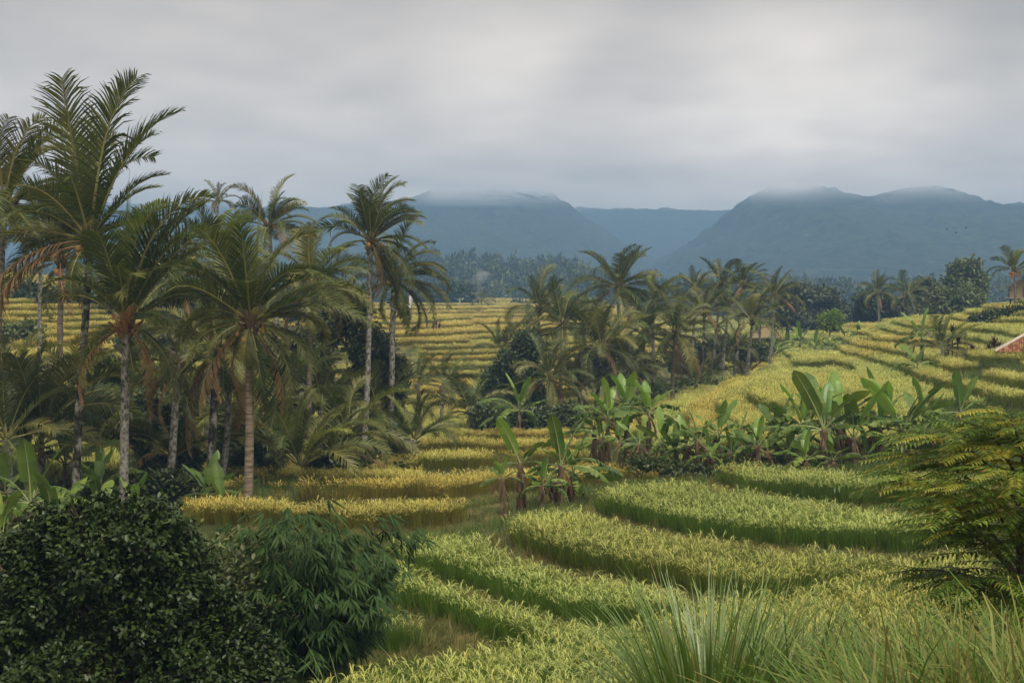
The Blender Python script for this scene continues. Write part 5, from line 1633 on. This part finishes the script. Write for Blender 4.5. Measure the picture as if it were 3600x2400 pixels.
def twiggy(label, px, d, top, spread, seed, mat_leaf=None, nleaf=0, leaf=.05, levels=5):
    r = random.Random(seed)
    base = G(px, d, -.1)
    root = empty('twiggy_shrub', base, label, 'shrub')
    H = (P(top[0], top[1], d) - base)
    B = MB()
    ends = []

    def grow(p, dirv, l, rad, lev):
        q = p
        pts, rads = [p], [rad]
        for i in range(3):
            dirv = (dirv + Vector((r.gauss(0, .22), r.gauss(0, .22), r.gauss(.05, .15)))).normalized()
            q = q + dirv * l / 3
            pts.append(q); rads.append(rad * (1 - .2 * (i + 1)))
        B.tube(pts, rads, 4, 0, r.random(), cap=False)
        ends.append(q)
        if lev > 0:
            for _ in range(3 if lev > 2 else 4):
                nd = (dirv + Vector((r.gauss(0, spread), r.gauss(0, spread), r.gauss(0, spread * .7)))).normalized()
                grow(pts[r.choice((1, 2, 3))], nd, l * r.uniform(.55, .8), rad * .55, lev - 1)
    grow(Vector((0, 0, 0)), H.normalized(), H.length * .42, .035, levels)
    B.build('branches', [M['twig']], root)['kind'] = 'stuff'
    if nleaf:
        e = np.array(ends)
        ii = rng.integers(0, len(e), nleaf)
        pos = e[ii] + rng.normal(0, .07, (nleaf, 3))
        lf = link('foliage', leaf_mesh('foliage', pos, unit(nleaf) + np.array([0, 0, .2]), unit(nleaf) * .5 + np.array([0, 0, 1]), rng.uniform(.6, 1.4, nleaf) * leaf, M[mat_leaf], LEAF6_T, LEAF6_F), root)
        lf['kind'] = 'stuff'
    return root


twiggy('bare lichen covered twiggy shrub rising between dark bush and bamboo', 405, 20, (398, 1085), .75, 4, 'tree_olive', 900, .07)
twiggy('sparse leafy shrub leaning from the dark bush towards the bamboo', 455, 19.4, (470, 1190), .7, 9, 'tree_mid', 2200, .085)

# ------------------------------------------------------------------ long grass in front
def grass_tuft(label, px, d, n, lmin, lmax, spread, seed, name='grass_tuft', w=.030):
    r = random.Random(seed)
    base = G(px, d, -.03)
    B = MB()
    for i in range(n):
        az = r.uniform(0, 6.283)
        rr = spread * .35 * math.sqrt(r.random())
        el = 1.5 - abs(r.gauss(0, .5))
        dirv = Vector((math.cos(az) * math.cos(el), math.sin(az) * math.cos(el), math.sin(el)))
        ribbon(B, (rr * math.cos(az), rr * math.sin(az), 0), dirv, r.uniform(lmin, lmax), w * r.uniform(.7, 1.5), r.uniform(.3, 1.5), 8, 0, r.random(), tip=.05, bendvec=Vector((math.cos(az) * .75, math.sin(az) * .75, -.75)))
    o = B.build(name, [M['grass_long']])
    o.location = base
    return tag(o, label, 'grass')


grass_tuft('large tuft of tall pale green grass arching over the near rice', 1630, 9.6, 640, .95, 1.6, .9, 3)
grass_tuft('dense tuft of bright green grass just behind the largest tuft', 1720, 10.2, 460, .9, 1.55, .9, 13)
grass_tuft('second tuft of tall grass, leaning with reddish blades', 1840, 9.4, 260, .8, 1.4, .9, 4)
grass_tuft('thin tuft of upright grass blades at the lower edge near the bamboo', 830, 11.5, 40, .9, 1.5, .6, 5, w=.016)
grass_tuft('loose upright grass blades at the lower edge before the ripening rice', 1080, 10.5, 34, .9, 1.45, 1.0, 6, w=.014)


def tall_grass():
    src = source_collection('grass_tall', [grass_clump(450 + i, 26, .16, .62, 5, .019, 1.8) for i in range(5)])
    n = 1900
    d = rng.uniform(6.5, 14, n)
    px = 2010 + 500 * rng.random(n) ** .8 - 10 * (d - 7)
    x = (px - 1176) * K * d
    m = x / d < .42
    x, d = x[m], d[m]
    n = len(x)
    scatter('tall_grass', src, np.c_[x, d, height(x, d)], np.c_[rng.normal(0, .15, n), rng.normal(-.05, .15, n), rng.uniform(0, 6.28, n)], rng.uniform(.8, 1.5, n), np.clip(rng.normal(.12, .1, n), 0, 1), rng.uniform(1.0, 1.7, n), rng.integers(0, 5, n), 'thick fresh green grass at the foot of the feathery tree', 'grass')


tall_grass()

# ------------------------------------------------------------------ feathery leaved tree at the picture's edge
def feather_leaf(seed, pairs=15, lp=.085, L=.44, w=.020):
    r = random.Random(seed)
    B = MB()
    pts = []
    for i in range(7):
        t = i / 6
        pts.append(Vector((L * t, .03 * math.sin(2 * t + seed), -.30 * L * t * t)))
    B.tube(pts, [.004 * (1 - .7 * i / 6) for i in range(7)], 3, 0, .3, cap=False)
    for i in range(pairs):
        t = .10 + .9 * (i + .5) / pairs
        f = t * 6
        k = min(int(f), 5)
        pos = pts[k].lerp(pts[k + 1], f - k)
        T = (pts[k + 1] - pts[k]).normalized()
        for side in (-1, 1):
            d = (T * .42 + Vector((0, side * .9, 0)) + Vector((0, 0, r.uniform(-.35, .1)))).normalized()
            l = lp * (1.1 - .75 * abs(t - .45)) * r.uniform(.85, 1.1)
            a = r.random()
            m_ = pos + d * l * .5 + Vector((0, 0, .004))
            tip = pos + d * l - Vector((0, 0, .012))
            wv = T * w * .5
            B.add([pos, m_ - wv, tip, m_ + wv], [(0, 1, 3), (1, 2, 3)], 0, a)
    return B


FEATHER = {'green': [feather_leaf(i).data('feather_leaf', [M['feather']]) for i in range(3)], 'yellow': [feather_leaf(7 + i, 17, .075).data('feather_leaf', [M['feather_yellow']]) for i in range(2)]}


def feather_tree():
    d = 9.5
    base = G(2345, d, -.1)
    root = empty('feathery_tree', base, 'feathery leaved tree leaning into the picture over the rice', 'tree')
    B = MB()
    r = random.Random(12)
    start = P(2352, 1400, d) - base
    B.tube([Vector((0, 0, 0)), start * .5 + Vector((.05, 0, 0)), start, P(2345, 1200, d) - base, P(2370, 1020, d + .3) - base], [.07, .06, .05, .035, .015], 7, 0)
    arms = [((2340, 1300), (2200, 1110), (2060, 1085), 0), ((2345, 1200), (2210, 1060), (2080, 1040), .3), ((2350, 1180), (2260, 1020), (2150, 1000), .1), ((2355, 1150), (2300, 990), (2240, 975), .3), ((2360, 1120), (2340, 970), (2310, 950), .2),
            ((2345, 1330), (2230, 1170), (2110, 1150), -.3), ((2350, 1280), (2280, 1130), (2200, 1110), -.4), ((2350, 1350), (2270, 1230), (2190, 1210), -.3), ((2345, 1380), (2230, 1300), (2090, 1310), -.1), ((2350, 1400), (2290, 1310), (2220, 1330), -.4),
            ((2355, 1250), (2330, 1130), (2310, 1080), -.5), ((2365, 1300), (2350, 1200), (2340, 1170), -.5), ((2360, 1420), (2330, 1350), (2290, 1370), -.5), ((2370, 1150), (2390, 1020), (2420, 980), .1), ((2370, 1200), (2420, 1120), (2460, 1090), 0), ((2370, 1300), (2430, 1240), (2480, 1220), .1)]
    for (a, b, c, dep) in arms:
        A, Bm, Cc = P(*a, d) - base, P(*b, d + dep * .6) - base, P(*c, d + dep) - base
        pts = [A * (1 - t) ** 2 + Bm * 2 * t * (1 - t) + Cc * t * t for t in [i / 8 for i in range(9)]]
        B.tube(pts, [.016 * (1 - .8 * i / 8) for i in range(9)], 5, 0, cap=False)
        nk = 34 if c[1] < 1110 else 22
        for k in range(nk):
            t = .22 + .78 * (k + r.random() * .6) / nk
            p = A * (1 - t) ** 2 + Bm * 2 * t * (1 - t) + Cc * t * t
            az = k * 2.4 + r.uniform(-.4, .4)
            axis = (Cc - A).normalized()
            D = (axis * .7 + Vector((math.cos(az) * .8, math.sin(az) * .8, -.05 + r.uniform(-.3, .2)))).normalized()
            D.z = min(D.z, .25)
            D.normalize()
            yel = r.random() < (.42 if c[1] < 1100 else .08)
            lst = FEATHER['yellow' if yel else 'green']
            o = link('leaf', r.choice(lst), root)
            Zl = Vector((0, 0, 1)) - D * D.z
            Zl.normalize()
            R = Matrix((D, Zl.cross(D), Zl)).transposed()
            o.matrix_local = Matrix.Translation(p) @ R.to_4x4() @ Matrix.Scale(r.uniform(.6, 1.15), 4)
    B.build('trunk', [M['bark']], root, True)


feather_tree()

# ------------------------------------------------------------------ red leaved cordylines
def cordyline(label, px, d, top_y, seed, L=.5, n=46):
    base = G(px, d, -.05)
    root = empty('cordyline', base, label, 'shrub', 'red leaved plants')
    r = random.Random(seed)
    top = P(px, top_y, d) - base
    B, S_ = MB(), MB()
    heads = [top, top * .75 + Vector((.35, .1, 0)), top * .65 + Vector((-.3, -.1, 0))]
    for h in heads:
        S_.tube([Vector((0, 0, 0)), h * .5 + Vector((h.x * .2, 0, 0)), h], [.05, .04, .03], 5, 0)
        for i in range(n):
            az, el = i * 2.4, 1.4 - 1.7 * i / n
            dv = Vector((math.cos(az) * math.cos(el), math.sin(az) * math.cos(el), math.sin(el)))
            ribbon(B, h - Vector((0, 0, .35 * i / n)), dv, L * r.uniform(.8, 1.1), .09, .5, 3, 0, r.random() * (.5 + .5 * (i < n * .5)), tip=.1)
    S_.build('stem', [M['bark']], root)
    B.build('foliage', [M['cordyline']], root)['kind'] = 'stuff'


cordyline('red leaved plant rising behind the grey green low palm', 2188, 80, 760, 1)
cordyline('large dark red leaved plant beside the rusty roof', 2283, 76, 790, 2, L=.6)
cordyline('dark red leaved plant between low palm and the large red one', 2232, 77, 805, 3)
cordyline('small dark red shrub on the golden terraces under drooping fronds', 1002, 152, 742, 4, L=.6, n=30)

# ------------------------------------------------------------------ huts, roof, flag, pole, birds
def bamboo_house():
    d = 121.0
    s = K * d
    w, h = 62 * s, 26 * s
    x0 = (2317 - 1176) * s
    zf = -(685 - HOR) * s
    root = empty('bamboo_house', (x0, d, zf), 'small woven bamboo house with grey gable roof at the crest of the slope', 'house')
    root.rotation_euler = (0, 0, -.33)
    B = MB(); B.box((w / 2, 1.2, -.05), (w + .5, 2.9, .10)); B.build('floor', [M['wood']], root)
    for i in range(4):
        B = MB(); B.box((w * (i + .5) / 4, 0, h / 2), (w / 4 - .03, .05, h)); B.build('wall_panel', [M['bamboo_wall']], root)
    B = MB(); B.box((w / 2, 2.4, h / 2), (w, .05, h)); B.build('back_wall', [M['bamboo_wall']], root)
    for sx in (0, w):
        B = MB(); B.box((sx, 1.2, h / 2), (.05, 2.35, h)); B.build('side_wall', [M['bamboo_wall']], root)
    for i in range(5):
        B = MB(); B.box((w * i / 4, -.05, h / 2), (.07, .07, h + .02)); B.build('post', [M['wood']], root)
    B = MB(); B.box((w / 2, -.045, h * .55), (w, .05, .05)); B.build('rail', [M['wood_pale']], root)
    B = MB(); B.box((w / 2, -.35, .0), (w + .6, .5, .05)); B.build('porch_board', [M['wood_pale']], root)
    for (sx, sy) in ((.1, .1), (w - .1, .1), (.1, 2.3), (w - .1, 2.3)):
        B = MB(); B.box((sx, sy, -.6), (.12, .12, 1.0)); B.build('stilt', [M['wood']], root)
    gab = MB(); gab.add([(0, -.02, h), (w, -.02, h), (w / 2, -.02, h + .72), (0, .02, h), (w, .02, h), (w / 2, .02, h + .72)], [(0, 1, 2), (5, 4, 3), (0, 3, 4, 1), (1, 4, 5, 2), (2, 5, 3, 0)]); gab.build('gable', [M['bamboo_wall']], root)
    for sg in (-1, 1):
        B = MB()
        ex, rx = w / 2 + sg * (w / 2 + .5), w / 2
        ez, rz = h - .20, h + .80
        B.add([(ex, -.5, ez), (ex, 2.9, ez), (rx, 2.9, rz), (rx, -.5, rz), (ex, -.5, ez + .07), (ex, 2.9, ez + .07), (rx, 2.9, rz + .07), (rx, -.5, rz + .07)], [(0, 1, 2, 3), (7, 6, 5, 4), (0, 4, 5, 1), (3, 2, 6, 7), (0, 3, 7, 4), (1, 5, 6, 2)])
        B.build('roof_slope', [M['roof_grey']], root)
    B = MB(); B.box((w / 2, 1.2, h + .89), (.22, 3.5, .07)); B.build('ridge_cap', [M['roof_grey']], root)


bamboo_house()


def rusty_roof():
    d = 71.0
    s = K * d
    x0 = (2286 - 1176) * s
    z0 = -(808 - HOR) * s
    W, D_, H = 4.8, 3.6, 1.05
    root = empty('rusty_roofed_hut', (x0, d, z0), 'hut roof of rusty red corrugated sheets with pale hip edge', 'hut')
    root.rotation_euler = (0, 0, -.34)
    n = 12
    sw = W / n
    run = D_ / 2

    def sheet(xa, xb, flip=False, side=None):
        """corrugated sheet from the eave up to the hip line"""
        B = MB()
        m = 9
        cols = []
        for i in range(m):
            x = xa + (xb - xa) * i / (m - 1)
            t = min(1.0, min(x, W - x) / run)
            t = max(t, .004)
            wv = .018 * (1 if i % 2 else -1)
            cols.append([(x, -.25 if False else 0 + 0 * t, wv), (x, run * t, H * t + wv)])
        vs = [p for c in cols for p in c]
        if flip:
            vs = [(x, D_ - y, z) for x, y, z in vs]
        B.add(vs, [(2 * i, 2 * i + 2, 2 * i + 3, 2 * i + 1) for i in range(m - 1)])
        return B
    for i in range(n):
        sheet(i * sw, (i + 1) * sw - .012).build('roof_sheet', [M['rust']], root)
        sheet(i * sw, (i + 1) * sw - .012, True).build('roof_sheet', [M['rust']], root)
    for (xe, sg) in ((0, 1), (W, -1)):
        for i in range(8):
            B = MB()
            ya, yb = D_ * i / 8, D_ * (i + 1) / 8 - .01
            vs = []
            for k in range(7):
                y = ya + (yb - ya) * k / 6
                t = max(.004, min(y, D_ - y) / run)
                wv = .018 * (1 if k % 2 else -1)
                vs += [(xe, y, wv), (xe + sg * run * t, y, H * t + wv)]
            B.add(vs, [(2 * k, 2 * k + 2, 2 * k + 3, 2 * k + 1) for k in range(6)])
            B.build('roof_sheet', [M['rust']], root)
    for (a, b) in (((0, 0, 0), (run, run, H)), ((W, 0, 0), (W - run, run, H)), ((0, D_, 0), (run, run, H)), ((W, D_, 0), (W - run, run, H)), ((run, run, H), (W - run, run, H))):
        B = MB(); B.tube([Vector(a) + Vector((0, 0, .03)), Vector(b) + Vector((0, 0, .03))], [.07, .07], 6); B.build('hip_cap', [M['roof_ridge']], root)
    for (sx, sy) in ((.5, .45), (W - .5, .45), (.5, D_ - .45), (W - .5, D_ - .45), (W / 2, .45)):
        B = MB(); B.box((sx, sy, -.75), (.12, .12, 1.7)); B.build('post', [M['wood']], root)
    for sy in (.45, D_ - .45):
        B = MB(); B.box((W / 2, sy, -.02), (W - .6, .10, .12)); B.build('beam', [M['wood']], root)
    B = MB(); B.box((W / 2, D_ / 2, -.95), (W - 1.0, D_ - 1.0, 1.3)); B.build('wall', [M['wood']], root)


rusty_roof()


def thatch_hut():
    d = 150.0
    s = K * d
    x0 = (1757 - 1176) * s
    zg = gz(x0, d)
    ze = -(772 - HOR) * s
    h = max(ze - zg, .7)
    root = empty('thatched_hut', (x0, d, zg), 'tiny open field hut with thatched roof behind the palm trunks', 'hut')
    w, dp, H = 1.5, 1.2, .95
    B = MB()
    B.add([(-w, -dp, h - .1), (w, -dp, h - .1), (w, dp, h - .1), (-w, dp, h - .1), (-w * .35, 0, h + H), (w * .35, 0, h + H), (-w, -dp, h - .22), (w, -dp, h - .22), (w, dp, h - .22), (-w, dp, h - .22)],
          [(0, 1, 5, 4), (1, 2, 5), (2, 3, 4, 5), (3, 0, 4), (6, 7, 1, 0), (7, 8, 2, 1), (8, 9, 3, 2), (9, 6, 0, 3), (9, 8, 7, 6)])
    roof = B.build('roof', [M['thatch']], root)
    B = MB(); B.tube([(-w * .4, 0, h + H + .02), (w * .4, 0, h + H + .02)], [.09, .09], 6); B.build('ridge_cap', [M['thatch']], roof)
    for sx in (-1.1, 1.1):
        for sy in (-.85, .85):
            B = MB(); B.box((sx, sy, h / 2 - .1), (.1, .1, h)); B.build('post', [M['wood']], root)
    B = MB(); B.box((0, 0, h * .35), (2.3, 1.8, .08)); B.build('platform', [M['wood']], root)
    B = MB(); B.box((0, .86, h * .6), (2.3, .05, h * .6)); B.build('back_wall', [M['wood']], root)


thatch_hut()


def flag():
    d = 140.0
    s = K * d
    x0 = (937 - 1176) * s
    zt = -(678 - HOR) * s
    zg = gz(x0, d)
    root = empty('white_flag', (x0, d, zg), 'white cloth banner on a pole above the golden terraces', 'flag')
    B = MB(); B.tube([(0, 0, 0), (.02, 0, (zt - zg) * .6), (.10, 0, zt - zg + .1)], [.04, .03, .015], 6); B.build('pole', [M['wood']], root)
    B = MB()
    vs = []
    for i in range(9):
        t = i / 8
        z = zt - zg - 1.15 * t
        off = .07 * math.sin(5 * t)
        vs += [(.09 + off * .4, .02 * math.sin(9 * t), z), (.09 + .38 * (1 - .5 * t) + off, -.10 * math.sin(7 * t), z - .12)]
    B.add(vs, [(2 * i, 2 * i + 1, 2 * i + 3, 2 * i + 2) for i in range(8)])
    o = B.build('cloth', [M['cloth_white']], root)
    md = o.modifiers.new('thick', 'SOLIDIFY'); md.thickness = .008


flag()


def utility_pole():
    d = 300.0
    x0 = (1056 - 1176) * K * d
    zg = gz(x0, d)
    h = -(684 - HOR) * K * d - zg
    root = empty('utility_pole', (x0, d, zg), 'thin pale utility pole before the distant trees', 'utility pole')
    B = MB(); B.tube([(0, 0, -.2), (0, 0, h)], [.16, .10], 8); B.build('post', [M['pole']], root)
    B = MB(); B.box((0, 0, h - .3), (1.3, .1, .1)); B.build('crossarm', [M['pole']], root)


utility_pole()


def bird(label, px, py, tilt, k):
    d = 150.0
    o_ = P(px, py, d)
    root = empty('bird', o_, label, 'bird', 'birds flying before the mountain')
    B = MB()
    B.tube([(-.14, 0, 0), (-.05, 0, .01), (.06, 0, .015), (.13, 0, .01), (.16, 0, 0)], [.008, .03, .035, .02, .005], 6)
    B.add([(-.12, -.02, 0), (-.12, .02, 0), (-.22, .05, 0), (-.22, -.05, 0)], [(0, 1, 2, 3)])
    b = B.build('body', [M['bird']], root, True)
    for sg in (-1, 1):
        W_ = MB()
        W_.add([(.05, sg * .02, .02), (-.05, sg * .02, .02), (-.07, sg * .17, .09), (.04, sg * .17, .09), (-.10, sg * .34, .06)], [(0, 1, 2, 3), (3, 2, 4)])
        W_.build('wing', [M['bird']], root)
    root.rotation_euler = (tilt, 0, k * 1.3)


bird('tiny dark bird flying before the blue mountain, lowest of four', 2200, 546, .3, 1)
bird('tiny dark bird in the middle of the flying four', 2196, 535, -.2, 2)
bird('tiny dark flying bird nearest the flat topped trees side of the four', 2175, 527, .2, .4)
bird('tiny dark flying bird nearest the bamboo house side of the four', 2218, 524, .1, 2.6)

# ------------------------------------------------------------------ air: haze, smoke
HAZE_D = 0.00074


def volume_box(name, label, lo, hi, mat, cat):
    B = MB()
    B.box([(a + b) / 2 for a, b in zip(lo, hi)], [b - a for a, b in zip(lo, hi)])
    o = B.build(name, [mat])
    return tag(o, label, cat, kind='stuff')


m, t = new_mat('haze_air')
out = N(t, 'ShaderNodeOutputMaterial')
pv = N(t, 'ShaderNodeVolumePrincipled')
pv.inputs['Color'].default_value = (.31, .56, .90, 1)
pv.inputs['Density'].default_value = HAZE_D
t.links.new(pv.outputs[0], out.inputs['Volume'])
volume_box('haze', 'bluish haze over the valley', (-4100, -60, -12), (4100, 4000, 158), m, 'haze')



def smoke():
    d = 415.0
    m, t = new_mat('smoke_air')
    out = N(t, 'ShaderNodeOutputMaterial')
    pv = N(t, 'ShaderNodeVolumePrincipled')
    pv.inputs['Color'].default_value = (.9, .92, .95, 1)
    tc = N(t, 'ShaderNodeTexCoord')
    n = N(t, 'ShaderNodeTexNoise')
    n.inputs['Scale'].default_value = .28
    n.inputs['Detail'].default_value = 4
    t.links.new(tc.outputs['Object'], n.inputs['Vector'])
    f = math_node(t, 'MULTIPLY', math_node(t, 'SUBTRACT', n.outputs[0], .42, clamp=True), .55)
    t.links.new(f, pv.inputs['Density'])
    t.links.new(pv.outputs[0], out.inputs['Volume'])
    B = MB()
    pts = [P(1083, 700, d), P(1084, 690, d), P(1086, 675, d), P(1092, 660, d), P(1102, 647, d), P(1116, 636, d), P(1128, 630, d)]
    o0 = pts[0]
    B.tube([p - o0 for p in pts], [.3, 1.0, 1.5, 2.1, 2.7, 2.6, 1.0], 12)
    o = B.build('smoke', [m], None, True)
    o.location = o0
    tag(o, 'thin pale smoke rising in front of the wooded hill', 'smoke', kind='stuff')


smoke()
